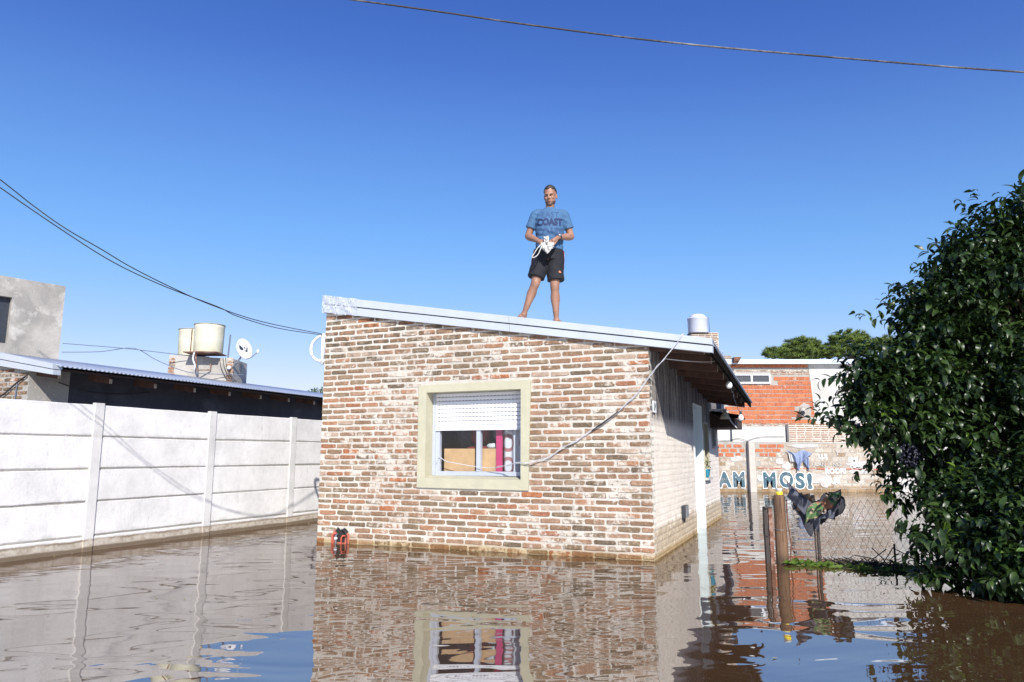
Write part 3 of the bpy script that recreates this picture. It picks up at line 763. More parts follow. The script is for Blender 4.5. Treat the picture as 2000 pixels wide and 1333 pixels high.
q = thing('utility_box', 'small black ribbed box low on the white side wall', 'meter box', (.0, 1.87, .30))
b_ = MB(); b_.box(.012,.06,1.76,1.98,.31,.47); part('casing', b_, M['black_metal'], q)
for i in range(5):
    b_ = MB(); b_.box(.060,.068,1.775+i*.043,1.795+i*.043,.315,.465); part('rib', b_, M['steel'], q)
b_ = MB(); b_.tube([(.03,1.83,.31),(.03,1.83,.25)], .012); part('cable', b_, M['cable_black'], q)
q = thing('wall_plate', 'small white plate with black scribbled marks high on the side wall corner', 'sign', (.0,.2,1.6))
b_ = MB(); b_.box(.011,.022,.10,.26,1.60,1.73); part('plate', b_, M['pvc'], q)
for k,(a,c,a2,c2) in enumerate(((.12,1.62,.13,1.71),(.13,1.66,.16,1.71),(.13,1.665,.165,1.62),(.18,1.62,.19,1.70),(.19,1.70,.215,1.65),(.215,1.65,.235,1.71))):
    b_ = MB(); b_.bar((.0235,a,c),(.0235,a2,c2),.007,.002,(1,0,0)); part('painted_stroke', b_, M['black_metal'], q)

# extension lead over the verge, down the wall to the window
ec = [(.40,.05,2.44),(.40,-.085,2.43),(.336,-.088,2.332),(.208,-.078,2.191),(.12,-.06,2.10),(.044,-.04,2.028),(-.087,-.03,1.851),(-.235,-.03,1.713),(-.355,-.03,1.602),(-.565,-.03,1.462),(-.809,-.035,1.31),
      (-.994,-.035,1.213),(-1.182,-.035,1.103),(-1.308,-.04,1.061),(-1.423,-.055,1.038),(-1.60,-.04,1.028),(-1.75,.04,1.0),(-1.95,.10,.97),(-2.2,.13,.985),(-2.45,.13,1.02),(-2.62,.14,1.05),(-2.72,.15,1.10),(-2.76,.155,1.02)]
def smooth_path(p, n=4):
    p=[Vector(a) for a in p]; out=[]
    for i in range(len(p)-1):
        p0=p[max(i-1,0)]; p1=p[i]; p2=p[i+1]; p3=p[min(i+2,len(p)-1)]
        for k in range(n):
            t=k/n; out.append(.5*((2*p1)+(-p0+p2)*t+(2*p0-5*p1+4*p2-p3)*t*t+(-p0+3*p1-3*p2+p3)*t**3))
    out.append(p[-1]); return out
lead = thing('extension_lead', 'twisted grey extension lead running from the roof edge across the front wall to the window', 'cable', (-1.0,-.05,1.0))
sp = smooth_path(ec, 5)
q = MB(); q.tube(sp, .005, 6); part('flex', q, M['cable_white'], lead, True)
q = MB(); q.tube([p+Vector((.006*math.sin(i*.9)+.002, -.008, .011*math.cos(i*.7))) for i,p in enumerate(sp[2:85])], .0036, 6); part('flex', q, M['cable_white'], lead, True)
q = MB(); q.tube([sp[40]+Vector((.01,-.012,.006)), sp[44]+Vector((0,-.012,-.004)), sp[47]], .009, 6); part('tape', q, M['cable_black'], lead, True)
q = MB(); q.tube([(-.02,-.02,1.99),(.01,-.02,1.93),(.02,-.02,1.90)], .004); part('wire_tail', q, M['cable_black'], lead, True)

# bulbs and their cable under the eave
bl = thing('bulb_cable', 'thin wire strung along the eave of the brick house holding the bulbs', 'cable', (.66,.9,2.2))
q = MB(); q.tube(smooth_path([(.72,.85,2.36),(.70,.9,2.28),(.60,.6,2.20),(.40,.2,2.17),(.15,.1,2.2)],4), .004, 6); part('wire', q, M['cable_white'], bl, True)
q = MB(); q.tube(smooth_path([(.66,1.75,2.22),(.655,1.90,2.17),(.65,1.94,2.12),(.655,2.2,2.02),(.66,2.52,1.97),(.655,2.55,1.93),(.65,2.9,1.86),(.655,3.3,1.76),(.66,3.43,1.74),(.69,3.5,1.86)],4), .004, 6); part('wire', q, M['cable_plain'], bl, True)
for i,(d,z,lb) in enumerate(((1.967,2.045,'white light bulb hanging under the eave, the upper one nearer the fascia'),(3.43,1.68,'white light bulb hanging lowest at the far end of the eave'))):
    t_ = thing('light_bulb', lb, 'light bulb', (.66,d,z+.08), group='bulbs hanging from the eave wire')
    q = MB(); q.lathe((.66,d,z), [(.004,-.047),(.022,-.042),(.036,-.028),(.043,-.005),(.040,.015),(.028,.038),(.018,.055)], 16); part('bulb', q, M['bulb'], t_, True)
    q = MB(); q.lathe((.66,d,z+.055), [(.017,0),(.017,.035),(.009,.05)], 10); part('socket', q, M['black_metal'], t_, True)
fl = thing('wall_lamp', 'beige bracket lamp at the far end under the eave', 'lamp', (.25,5.0,1.8))
q = MB(); q.bar((.0,4.95,1.90),(.30,4.95,1.90),.05,.035); part('arm', q, M['pvc'], fl)
q = MB(); q.lathe((.26,4.95,1.74), [(.09,0),(.075,.05),(.04,.10),(.03,.15)], 12); part('lamp_shade', q, M['tank_cream'], fl, True)
q = MB(); q.tube(smooth_path([(.26,4.95,1.9),(.32,4.95,1.80),(.36,4.95,1.70),(.45,5.0,1.58)]), .012, 6); part('cable', q, M['cable_white'], fl, True)
pl = thing('potted_plant', 'small plant in a turquoise pot on the side window sill', 'plant', (.0,4.35,.765))
q = MB(); q.lathe((.0,4.35,.765), [(.035,0),(.055,.11),(.06,.115),(.06,.13)], 14); part('pot', q, M['pot'], pl, True)
q = MB()
for i in range(60):
    a=rng.uniform(0,6.28); rr=rng.uniform(.01,.07); c=Vector((rr*math.cos(a),4.35+rr*math.sin(a),.90+rng.uniform(0,.12))); dv=Vector((rng.uniform(-1,1),rng.uniform(-1,1),rng.uniform(-.2,.8))).normalized()*.04
    sd_=dv.cross(Vector((0,0,1))).normalized()*.012; q.add([c,c+dv*.5+sd_,c+dv,c+dv*.5-sd_],[(0,1,2,3)])
part('leaves', q, M['weed'], pl, kind='stuff')
q = MB(); q.tube([(.01,4.35,.95),(.02,4.40,1.05),(.0,4.36,1.12),(.02,4.46,1.18)], .007); part('stem', q, M['bark'], pl)
solo('crumpled_scrap', cloth_lump((-2.0,.45,2.90), .085, .05, .022, 8, .5, 12), M['white_cloth'], 'small crumpled white scrap lying on the metal roof left of the man', 'scrap', (-2.0,.55,2.9), smooth=True)
q = MB(); q.box(-2.18,-1.80,.50,.56,2.865,2.885); solo('thin_plank', q, M['metal_white'], 'thin pale strip lying on the roof under the white scrap', 'strip', (-2.0,.53,2.86))

#@@PART2
# ------------------------------------------------------------------ overhead wires
WA = [(-6.2,-9.2,6.6),(-5.4,-6.5,4.85),(-4.95,-4.75,3.85),(-4.80,-4.15,3.512),(-4.74,-3.89,3.358),(-4.62,-3.65,3.198),(-4.51,-3.35,3.064),(-4.44,-3.08,2.953),(-4.34,-2.67,2.827),(-4.29,-2.16,2.733),(-4.31,-1.36,2.691),(-4.56,.12,2.79)]
WB = [(-6.15,-9.2,6.4),(-5.35,-6.5,4.70),(-4.93,-4.75,3.76),(-4.80,-4.15,3.445),(-4.62,-3.64,3.16),(-4.48,-3.23,2.961),(-4.36,-2.75,2.827),(-4.28,-2.09,2.729),(-4.27,-1.81,2.675),(-4.36,-1.03,2.672),(-4.55,.12,2.775)]
for nm, wpts, lb in (('service_wire', WA, 'upper of two black service wires sagging down to the white conduit loop'), ('service_wire', WB, 'lower of two black service wires sagging down to the white conduit loop')):
    q = MB(); q.tube(smooth_path(wpts, 6), .0050, 6); solo(nm, q, M['cable_black'], lb, 'wire', (-4.6,0,2.8), smooth=True, group='service wires on the left')
q = MB(); q.tube(smooth_path([(-9,9,8.15),(-5,9,7.72),(-2.18,9,7.31),(-.98,9,7.13),(.21,9,6.94),(1.95,9,6.70),(3.89,9,6.50),(6.92,9,6.24),(10,9,6.08),(14,9,6.0)], 6), .0125, 6)
solo('overhead_cable', q, M['cable_line'], 'long weathered overhead cable crossing the top of the sky', 'cable', (0,9,7), frame='W', smooth=True)
q = MB(); q.tube(smooth_path([(-10.15,16,3.62),(-8.9,16.3,3.55),(-7.9,16.8,3.48),(-7.2,16.9,3.43)], 4), .009, 5)
solo('thin_wire', q, M['cable_plain'], 'straight thin wire from the rendered building to the water tanks', 'wire', (-9,16.4,3.5), frame='W')
q = MB(); q.tube(smooth_path([(-10.15,16,3.42),(-9.4,16.2,3.46),(-8.75,16.4,3.57),(-8.3,16.6,3.32),(-7.6,16.7,3.05),(-6.9,16.9,3.02),(-6.4,17,3.02)], 4), .009, 5)
solo('sagging_wire', q, M['cable_plain'], 'sagging thin wire looping below the straight one left of the tanks', 'wire', (-9,16.4,3.3), frame='W')

# ------------------------------------------------------------------ concrete slab fence
fe = thing('concrete_fence', 'whitewashed precast concrete slab fence along the left, with a muddy flood line', 'fence', (-6.35, 0, 0))
FX = -6.35
posts = (-5.45, -3.63, -1.825, -.02, 1.745, 3.55)
for i in range(len(posts)-1):
    a, b = posts[i]+.02, posts[i+1]-.02
    zs = [1.735, 1.345, .962, .578, .180, -.21, -.6]
    for j in range(6):
        q = MB(); o1, o2 = rng.uniform(-.006,.006), rng.uniform(-.006,.006); pr = rng.uniform(-.004,.004)
        z1 = zs[j]-.008-rng.uniform(0,.004); z0 = zs[j+1]+.006; nn = 12; vs = []
        for k in range(nn+1):
            d = a+(b-a)*k/nn; t = k/nn; zz = o1*(1-t)+o2*t
            er = [.004*noise.noise((d*6, z_*9, i*3.1)) for z_ in (z0, z1)]
            vs += [(FX-.02, d, z0+zz+er[0]), (FX-.002+pr, d, z0+zz+.002+er[0]), (FX+.004+pr, d, z0+zz+.012+er[0]), (FX+.004+pr, d, z1+zz-.010+er[1]), (FX-.003+pr, d, z1+zz+er[1]), (FX-.045, d, z1+zz+er[1])]
        fs = [(k*6+m, k*6+m+1, k*6+m+7, k*6+m+6) for k in range(nn) for m in range(5)]
        q.add(vs, fs); part('panel', q, M['fence'], fe)
for d in posts:
    q = MB(); w2 = .062; n = 14; vs = []; zt = 1.745+rng.uniform(-.004,.006)
    for k in range(n+1):
        z = -.6+(zt+.6)*k/n; e_ = .0025*noise.noise((d, z*7, 1)); e2 = .003*noise.noise((d+9, z*9, 1))
        vs += [(FX-.03, d-w2, z), (FX+.016, d-w2+e_, z), (FX+.020, d-w2+.004+e_, z), (FX+.026, d+w2-.004+e2, z), (FX+.022, d+w2+e2, z), (FX-.03, d+w2, z)]
    fs = [(k*6+m, k*6+(m+1)%6, k*6+6+(m+1)%6, k*6+6+m)[::-1] for k in range(n) for m in range(6)]
    fs.append(tuple(n*6+m for m in range(6))); q.add(vs, fs); part('post', q, M['fence_post'], fe)
q = MB(); q.box(FX-.06, FX-.0045, -5.5, 3.6, -.6, 1.70); part('joint_fill', q, M['mortar_grey'], fe)

# ------------------------------------------------------------------ left neighbour house
nb = thing('neighbour_house', 'low neighbour house with corrugated zinc roof behind the concrete fence', 'house', (-10.5, 3, 0))
NE, NW = -9.75, -11.25
def nz(e, d): return 2.604 + .196*(NE-.02-e) if e > NW else 2.604+.196*(NE-.02-NW)-.12*(NW-e)
q = MB(); q.hexa([(-13.5,0,-.6),(-10.48,0,-.6),(-10.48,.2,-.6),(-13.5,.2,-.6),(-13.5,0,3.1),(-10.48,0,2.62),(-10.48,.2,2.62),(-13.5,.2,3.1)]); part('gable_wall', q, M['mortar_grey'], nb)
z = 1.62; i = 0
gb = [shape_mesh('brick', brick_shape(50+s, .24, .055, .008), M['brick']) for s in range(5)]
while z < 3.1:
    e = -10.485 - (0 if i%2 else .12)
    while e > -12.3:
        c = e-.125
        if z < 2.62 + .196*(-10.48-c) - .12: put_piece('brick', gb[rng.randrange(5)], nb, (c,0,z), (rng.uniform(.9,1.05),rng.uniform(.5,1),rng.uniform(.9,1.08)))
        e -= .27
    z += .078; i += 1
q = MB(); q.box(-10.68,-10.481,.201,.72,-.6,2.60); part('side_wall', q, M['mortar_grey'], nb)
q = MB(); q.box(-10.68,-10.48,.721,9.5,-.6,2.60); part('side_wall', q, M['plaster_dark'], nb)  # same wall further back, with the deep eave shade put into its colour
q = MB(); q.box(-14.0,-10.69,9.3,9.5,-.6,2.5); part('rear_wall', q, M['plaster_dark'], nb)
part('roof_sheet', corrugated(NW, NE+.03, -.05, 9.8, lambda e,d: nz(e,d)-.02), M['zinc'], nb, True)
part('roof_sheet', corrugated(-13.5, NW-.005, -.05, 9.8, lambda e,d: nz(e,d)-.02), M['zinc'], nb, True)
q = MB(); q.hexa([(-10.9,.02,2.68),(-9.82,.02,2.50),(-9.82,9.7,2.50),(-10.9,9.7,2.68),(-10.9,.02,2.72),(-9.82,.02,2.54),(-9.82,9.7,2.54),(-10.9,9.7,2.72)]); part('soffit', q, M['ceiling'], nb)
def fascia(name, z0f, z1f, y0, y1):
    q = MB(); q.hexa([(-13.5,y0,z0f(-13.5)),(-9.765,y0,z0f(-9.765)),(-9.765,y1,z0f(-9.765)),(-13.5,y1,z0f(-13.5)),
                      (-13.5,y0,z1f(-13.5)),(-9.765,y0,z1f(-9.765)),(-9.765,y1,z1f(-9.765)),(-13.5,y1,z1f(-13.5))]); return part(name, q, M['metal_white'], nb)
ft = lambda e: 2.604+.190*(-9.769-e); fbm = lambda e: 2.426+.152*(-9.755-e)
fascia('fascia_strip', lambda e: (ft(e)+fbm(e))/2+.006, ft, -.105, .06)
fascia('fascia_strip', fbm, lambda e: (ft(e)+fbm(e))/2-.006, -.09, .04)
d = .14; 
while d < 9.2:
    q = MB(); e1 = -9.93; q.hexa([(-10.47,d-.03,2.46),(e1,d-.03,2.385),(e1,d+.03,2.385),(-10.47,d+.03,2.46),(-10.47,d-.03,2.60),(e1,d-.03,2.50),(e1,d+.03,2.50),(-10.47,d+.03,2.60)])
    rf = part('rafter', q, M['wood_dark'], nb)
    q = MB(); q.hexa([(e1,d-.028,2.39),(e1+.006,d-.028,2.395),(e1+.006,d+.028,2.395),(e1,d+.028,2.39),(e1,d-.028,2.475),(e1+.006,d-.028,2.47),(e1+.006,d+.028,2.47),(e1,d+.028,2.475)])
    part('rafter_end', q, M['wood_end'], rf); d += .955
q = MB(); q.tube(smooth_path([(-11.9,-.05,1.9),(-11.15,-.04,2.10),(-10.75,-.04,2.32),(-10.5,-.03,2.45)],4), .014, 6)
solo('black_service_cable', q, M['cable_black'], 'black cable climbing the brick gable of the left neighbour house', 'cable', (-11,-.04,2.2), smooth=True)
q = MB(); q.tube([(-10.72,-.03,2.34),(-10.74,-.03,2.2),(-10.76,-.03,1.7)], .010, 6)
solo('hanging_cable', q, M['cable_plain'], 'grey cable hanging straight down the neighbour gable behind the fence', 'cable', (-10.7,-.03,2.0))
q = MB(); q.tube(smooth_path([(-10.45,.5,2.38),(-10.42,1.0,2.27),(-10.42,1.7,2.27),(-10.45,2.4,2.36)],4), .01, 5)
solo('eave_cable', q, M['cable_black'], 'black cable looping in the shade under the neighbour eave', 'cable', (-10.4,1.5,2.3))

# ------------------------------------------------------------------ rendered upper building
ub = thing('rendered_building', 'grey cement rendered building with a dark window at the far left', 'building', (-10.21, 16.0, 0), frame='W')
A2 = R(36.9); dx, dy = math.sin(A2), math.cos(A2); nxx, nyy = dy, -dx
def U(s, t, z): return (-10.21+dx*s-nxx*t, 16.0+dy*s-nyy*t, z)      # s along the face, t = depth behind it
def ubox(s0,s1,t0,t1,z0,z1):
    q = MB(); q.hexa([U(s0,t0,z0),U(s1,t0,z0),U(s1,t1,z0),U(s0,t1,z0),U(s0,t0,z1),U(s1,t0,z1),U(s1,t1,z1),U(s0,t1,z1)]); return q
part('wall', ubox(-1.02,0,0,.2,-.6,4.94), M['plaster_up'], ub)
part('wall', ubox(-2.3,-1.02,0,.2,4.50,4.94), M['plaster_up'], ub)
part('wall', ubox(-2.3,-1.02,0,.2,-.6,3.49), M['plaster_up'], ub)
part('wall', ubox(-5,-2.3,0,.2,-.6,4.94), M['plaster_up'], ub)
part('end_wall', ubox(-.2,0,.201,3,-.6,4.93), M['plaster_up'], ub)
part('roof_slab', ubox(-5,-.201,.201,3,4.7,4.85), M['plaster_up'], ub)
wf = part('window_frame', ubox(-2.298,-1.022,.12,.16,3.492,4.498), M['black_metal'], ub)
part('pane', ubox(-2.2,-1.5,.105,.118,3.6,4.4), M['glass'], wf)
part('window_bar', ubox(-1.40,-1.36,.09,.118,3.5,4.49), M['steel'], wf)

# ------------------------------------------------------------------ tanks and dish on their brick stand, left
st = thing('tank_stand', 'plastered brick stand behind the neighbour roof carrying two cream tanks', 'tank stand', (-7.3, 17, 0), frame='W')
q = MB(); q.hexa([(-8.2,17.0,-.6),(-6.66,17.0,-.6),(-6.66,17.9,-.6),(-8.2,17.9,-.6),(-8.2,17.0,3.50),(-6.66,17.0,3.40),(-6.66,17.9,3.40),(-8.2,17.9,3.50)]); part('stand_wall', q, M['plaster_up'], st)
q = MB(); q.box(-7.72,-6.95,16.64,17.3,3.508,3.531); part('support_slab', q, M['rust'], st)
bm_ = MB()
for zz in np.arange(2.5,3.45,.075):
    for xx in (-8.12,-6.74): mass_piece(bm_, BR[rng.randrange(24)], (xx+rng.uniform(-.02,.02),16.998,zz), (.6,1,1.1), 0, rng.random())
part('exposed_bricks', bm_, M['brick_thin'], st, kind='stuff')
q = MB(); q.tube([(-7.44,16.7,3.47),(-7.42,16.75,3.1),(-7.18,16.95,3.13),(-7.18,16.95,3.28)], .016, 8); part('drain_pipe', q, M['rust'], st, True)
q = MB(); q.tube(smooth_path([(-7.44,16.62,3.5),(-7.47,16.64,3.35),(-7.42,16.66,3.2),(-7.45,16.7,3.1)]), .02, 6); part('valve', q, M['pvc'], st, True)
for x in (-6.98, -6.9, -6.84):
    q = MB(); q.tube(smooth_path([(x,16.96,3.42),(x+.05,16.95,3.2),(x+.17,16.94,2.98),(x+.3,16.95,2.85)]), .008, 5); part('wire', q, M['cable_black'], st, True)
def tank(name, label, x, y, z, r, h):
    t_ = thing(name, label, 'water tank', (x,y,z), frame='W', group='cream tanks on the left stand')
    q = MB(); q.lathe((x,y,z), [(r*.93,0),(r*.955,.02),(r*.985,h*.6),(r*.99,h*.88),(r*1.0,h*.9),(r*1.005,h),(r*.96,h)], 36); part('barrel', q, M['tank_cream'], t_, True)
    q = MB(); q.lathe((x,y,z+h), [(r*1.03,-.012),(r*1.035,.008),(r*.5,.03),(.02,.035)], 36); part('lid', q, M['grey_cloth'], t_, True); return t_
tank('water_tank', 'larger cream water tank in front, leaning over the support slab', -7.28, 17.0, 3.532, .345, .68)
tb = tank('water_tank', 'cream water tank behind, on the left of the stand, with a rusty strap', -7.87, 17.45, 3.50, .33, .67)
q = MB(); q.tube([(-7.77,17.13,3.5),(-7.76,17.125,4.16)], .012, 5); part('strap', q, M['rust'], tb)
q = MB(); q.tube([(-6.88,17.2,3.4),(-6.85,17.2,4.02)], .018, 6); solo('short_pole', q, M['cable_plain'], 'thin upright pole between the tanks and the satellite dish', 'pole', (-6.87,17.2,3.4), frame='W')
ds = thing('satellite_dish', 'pale oval satellite dish with a dark emblem on the stand corner', 'satellite dish', (-6.5, 17, 3.2), frame='W')
q = MB(); c = Vector((-6.42,16.95,3.62)); axis = Vector((.80,-.55,.30)).normalized(); sx = axis.cross(Vector((0,0,1))).normalized(); sy = sx.cross(axis)
vs=[];fs=[];n=32
for s_ in (0,-.015):
    for k,rr in enumerate((.001,.33,.66,.92,1.0)):
        for a in range(n):
            an=2*math.pi*a/n; vs.append(c+sx*math.cos(an)*rr*.21+sy*math.sin(an)*rr*.26+axis*(.05*rr*rr+s_))
for b in (0,5*n):
    for k in range(4):
        for a in range(n):
            f_=(b+k*n+a,b+k*n+(a+1)%n,b+(k+1)*n+(a+1)%n,b+(k+1)*n+a); fs.append(f_ if b==0 else f_[::-1])
for a in range(n): fs.append((4*n+a,4*n+(a+1)%n,9*n+(a+1)%n,9*n+a))
q.add(vs,fs); part('reflector', q, M['dish'], ds, True)
def dd(u,v,o=.012): 
    if o < .1: u = -u
    rr=(u/.245)**2+(v/.29)**2; return c+sx*u+sy*v+axis*(.05*rr+o)
sg = 1 if sx.x > 0 else -1
q = MB(); q.add([dd(-.12,.10),dd(-.12,.0),dd(-.05,-.03),dd(-.01,-.01),dd(-.01,.03),dd(-.06,.06)],[(0,1,2,3,4,5)]); q.add([dd(.0,-.03),dd(.09,-.07),dd(.11,.07),dd(.08,.06),dd(.06,-.02)],[(0,1,2,3,4)]); q.add([dd(.02,.07),dd(.05,.07),dd(.03,.02),dd(.015,.02)],[(0,1,2,3)]); part('emblem', q, M['black_metal'], ds)
q = MB(); q.tube([c-axis*.02,(-6.52,17.05,3.42),(-6.68,17.0,3.18)], .022, 8); part('mast', q, M['steel'], ds, True)
q = MB(); q.tube(smooth_path([dd(0,-.27),dd(sg*.06,-.26,.15),dd(sg*.10,-.20,.33)]), .012, 6); part('feed_arm', q, M['steel'], ds, True)
q = MB(); q.ell(dd(sg*.10,-.19,.35), .03,.03,.05,10,8); part('feed_head', q, M['dish'], ds, True)
q = MB(); q.ell((-6.73,16.93,3.18), .05,.04,.05,10,8); part('mount', q, M['pvc'], ds, True)

# ------------------------------------------------------------------ far right: red block house
def tie(mb_fn): return mb_fn
rh = thing('red_block_house', 'red hollow-block house with pale render on its right and a metal roof edge', 'house', (9, 23.2, 0), frame='W')
q = MB(); 
q.hexa([(6.85,23.2,1.0),(9.85,23.2,1.0),(9.85,23.5,1.0),(6.85,23.5,1.0),(6.85,23.2,4.04),(9.65,23.2,4.04),(9.65,23.5,4.04),(6.85,23.5,4.04)]); part('block_wall', q, M['mortar_grey'], rh)
q = MB(); q.hexa([(9.852,23.185,1.0),(16,23.185,1.0),(16,23.5,1.0),(9.852,23.5,1.0),(9.652,23.185,4.05),(16,23.185,4.05),(16,23.5,4.05),(9.652,23.5,4.05)]); part('rendered_wall', q, M['plaster_white'], rh)
q = MB(); q.box(6.9,16,23.5,30,-.6,4.0); part('body', q, M['plaster_dark'], rh)
def block_shape(seed, Ln=.245, Hn=.118, t=.012):
    q = random.Random(seed); a=Ln/2; h=Hn/2; j=lambda: q.uniform(-.004,.004)
    base=[(-a+j(),-h+j()),(0,-h+j()),(a+j(),-h+j()),(a+j(),h+j()),(0,h+j()),(-a+j(),h+j())]
    vs=[(x,.01,z) for x,z in base]+[(x*.99,-t,z*.97) for x,z in base]; n=6
    return vs,[(k,(k+1)%n,n+(k+1)%n,n+k) for k in range(n)]+[tuple(n+k for k in range(n))]
BL=[block_shape(s) for s in range(8)]
blm=[shape_mesh('block', s, M['block']) for s in BL]
z=2.20; i=0
while z < 4.02:
    x = 6.87+(0 if i%2 else .12)
    while x < 9.62+(4.04-z)*.1:
        skip = (3.72 < z < 3.88) or (x < 8.42 and 3.33 < z < 3.80) or (9.15<x<9.6 and 2.32<z<2.44) or (9.0 < x < 9.2 and 2.5<z<2.62)
        L_=.245 if x+.25 < 9.66+(4.04-z)*.1 else .15
        if not skip: put_piece('block', blm[rng.randrange(8)], rh, (x+L_/2,23.2,z), (L_/.245,rng.uniform(.5,1.2),rng.uniform(.95,1.04)))
        x += L_+.007
    z += .1385; i += 1
q = MB()
for z_,x0,x1 in ((3.735,8.42,9.66),(3.79,8.42,9.66),(3.84,7.3,9.66),(2.07,7.0,9.9),(2.125,7.0,9.9),(3.37,7.2,8.4)):
    x=x0
    while x < x1:
        l=rng.uniform(.2,.27); mass_piece(q, BR[rng.randrange(24)], (x+l/2,23.2,z_), (l/.245,1.2,.65), 0, rng.random()); x+=l+.03
part('thin_brick_courses', q, M['brick_thin'], rh, kind='stuff')
q = MB(); q.box(6.9,16.2,22.98,23.9,4.045,4.19); part('roof_flashing', q, M['zinc'], rh)
wv = MB(); 
x0,x1,z0,z1=7.15,8.38,3.42,3.73
for a in ((x0,x1,z0,z0+.05),(x0,x1,z1-.045,z1),(x1-.05,x1,z0+.05,z1-.045),(7.74,7.80,z0+.05,z1-.045),(x0,x0+.05,z0+.05,z1-.045)): wv.box(a[0],a[1],23.13,23.21,a[2],a[3])
wf = part('window_frame', wv, M['pvc'], rh)
for a,b in ((x0+.05,7.74),(7.80,x1-.05)):
    q=MB(); q.box(a,b,23.165,23.175,z0+.05,z1-.045); part('pane', q, M['black_metal'], wf); 
q = MB(); q.tube([(9.42,23.25,2.62),(9.27,22.93,2.47)], .085, 14); part('drain_pipe', q, M['concrete'], rh, True)
q = MB(); q.tube([(9.274,22.94,2.474),(9.268,22.925,2.468)], .07, 14); part('pipe_mouth', q, M['black_metal'], rh)
q = MB(); q.add([(9.30,23.186,2.36),(9.62,23.186,2.38),(9.66,23.186,2.52),(9.60,23.186,2.74),(9.42,23.186,2.80),(9.28,23.186,2.68),(9.26,23.186,2.5)],[tuple(range(7))]); part('mortar_patch', q, M['mortar_grey'], rh)
q = MB(); q.box(9.0,9.85,23.186,23.199,2.26,2.345); part('mortar_patch', q, M['mortar_grey'], rh)
q = MB(); q.box(6.86,7.10,23.0,23.3,4.0,4.30); bp=part('chimney_stub', q, M['mortar_grey'], rh)
q = MB()
for zz in np.arange(4.03,4.3,.065): mass_piece(q, BR[3], (6.98,23.0,zz), (.9,1,.9), 0, rng.random())
part('thin_brick_courses', q, M['brick_thin'], bp, kind='stuff')
q = MB(); q.hexa([(7.13,22.8,4.12),(7.30,22.8,4.12),(7.30,23.2,4.0),(7.13,23.2,4.0),(7.13,22.8,4.24),(7.36,22.8,4.24),(7.36,23.2,4.24),(7.13,23.2,4.24)]); part('gutter_outlet', q, M['rust'], rh)
# white rendered strip and thin brick pier between the house and the graffiti wall
q = MB(); q.box(6.3,8.75,23.10,23.19,-.6,2.03)
solo('white_yard_wall', q, M['strip_white'], 'white rendered wall strip between the red house and the graffiti wall', 'wall', (7.5,23.1,0), frame='W')
yp = thing('thin_brick_pier', 'weathered thin brick wall section above the graffiti wall, beside the white strip', 'wall', (9.8,22.9,0), frame='W')
q = MB(); q.box(8.78,11.8,22.9,23.15,-.6,2.11); part('core', q, M['mortar'], yp)
q = MB(); z=1.50
while z < 2.1:
    x=8.79
    while x < 11.75:
        l=rng.uniform(.2,.26); mass_piece(q, BR[rng.randrange(24)], (x+l/2,22.9,z), (l/.245,1.5,.72), 0, rng.random()); x+=l+.02
    z+=.066
part('thin_brick_courses', q, M['brick_thin'], yp, kind='stuff')
q = MB(); q.tube(smooth_path([(6.3,23.05,1.62),(6.9,23.05,1.60),(7.2,23.05,1.66),(7.5,23.05,1.60),(7.9,23.05,1.70),(8.7,23.05,1.72)]), .008, 5); solo('slack_wire', q, M['cable_black'], 'thin black wire sagging across the white wall strip above the graffiti', 'wire', (7.5,23.05,1.6), frame='W')
q = MB(); q.tube([(7.0,23.03,1.55),(7.0,23.03,2.3)], .018, 6); solo('thin_iron_bar', q, M['black_metal'], 'thin upright iron bar in front of the white wall strip', 'bar', (7.0,23.03,1.5), frame='W')

# ------------------------------------------------------------------ graffiti wall
gw = thing('graffiti_wall', 'flooded block wall with AMOS! graffiti and painted names, partly bare red blocks', 'wall', (9, 22.83, 0), frame='W')
q = MB(); q.hexa([(5.6,22.83,-.6),(16,22.83,-.6),(16,22.98,-.6),(5.6,22.98,-.6),(5.6,22.83,1.56),(16,22.83,1.47),(16,22.98,1.47),(5.6,22.98,1.56)]); part('wall_body', q, M['mortar_grey'], gw)
bg_ = [shape_mesh('block', s, M['block_grey']) for s in BL]; cnt = 0; far_ = MB()
z=.04; i=0
while z < 1.50:
    x = 6.30+(0 if i%2 else .14)
    while x < 15:
        red = z > 1.10 and x < 8.45 - (1.45-z)*1.2
        if not (7.33 < x+.13 < 7.66):
            if red: sc_=(rng.choice((1.0,.85,1.05,.6)),.9,rng.uniform(.78,.95)); put_piece('block', blm[rng.randrange(8)], gw, (x+.13,22.83,z), sc_)
            elif x < 11.6: put_piece('block', bg_[rng.randrange(8)], gw, (x+.13,22.83,z), (rng.uniform(.98,1.07),rng.uniform(.2,.6),rng.uniform(1.0,1.08)))
            else: mass_piece(far_, BL[rng.randrange(8)], (x+.13,22.83,z), (1.03,.4,1.03), 0, rng.random())
        x += .27
    z += .1375; i += 1
part('block_courses', far_, M['plaster_white'], gw, kind='stuff')
q = MB(); q.hexa([(7.38,22.62,-.6),(7.58,22.62,-.6),(7.58,22.9,-.6),(7.38,22.9,-.6),(7.40,22.64,1.56),(7.58,22.64,1.56),(7.58,22.9,1.56),(7.40,22.9,1.56)]); part('pillar', q, M['concrete'], gw)
q = MB(); x=7.7
while x < 11.8:
    l=rng.uniform(.12,.4)
    if rng.random()<.6: q.box(x,x+l,22.812,22.832,.70+rng.uniform(-.01,.01)-.01*(x-9),.725-.01*(x-9))
    x+=l+.05
part('red_edge_line', q, M['redwash'], gw, kind='stuff')
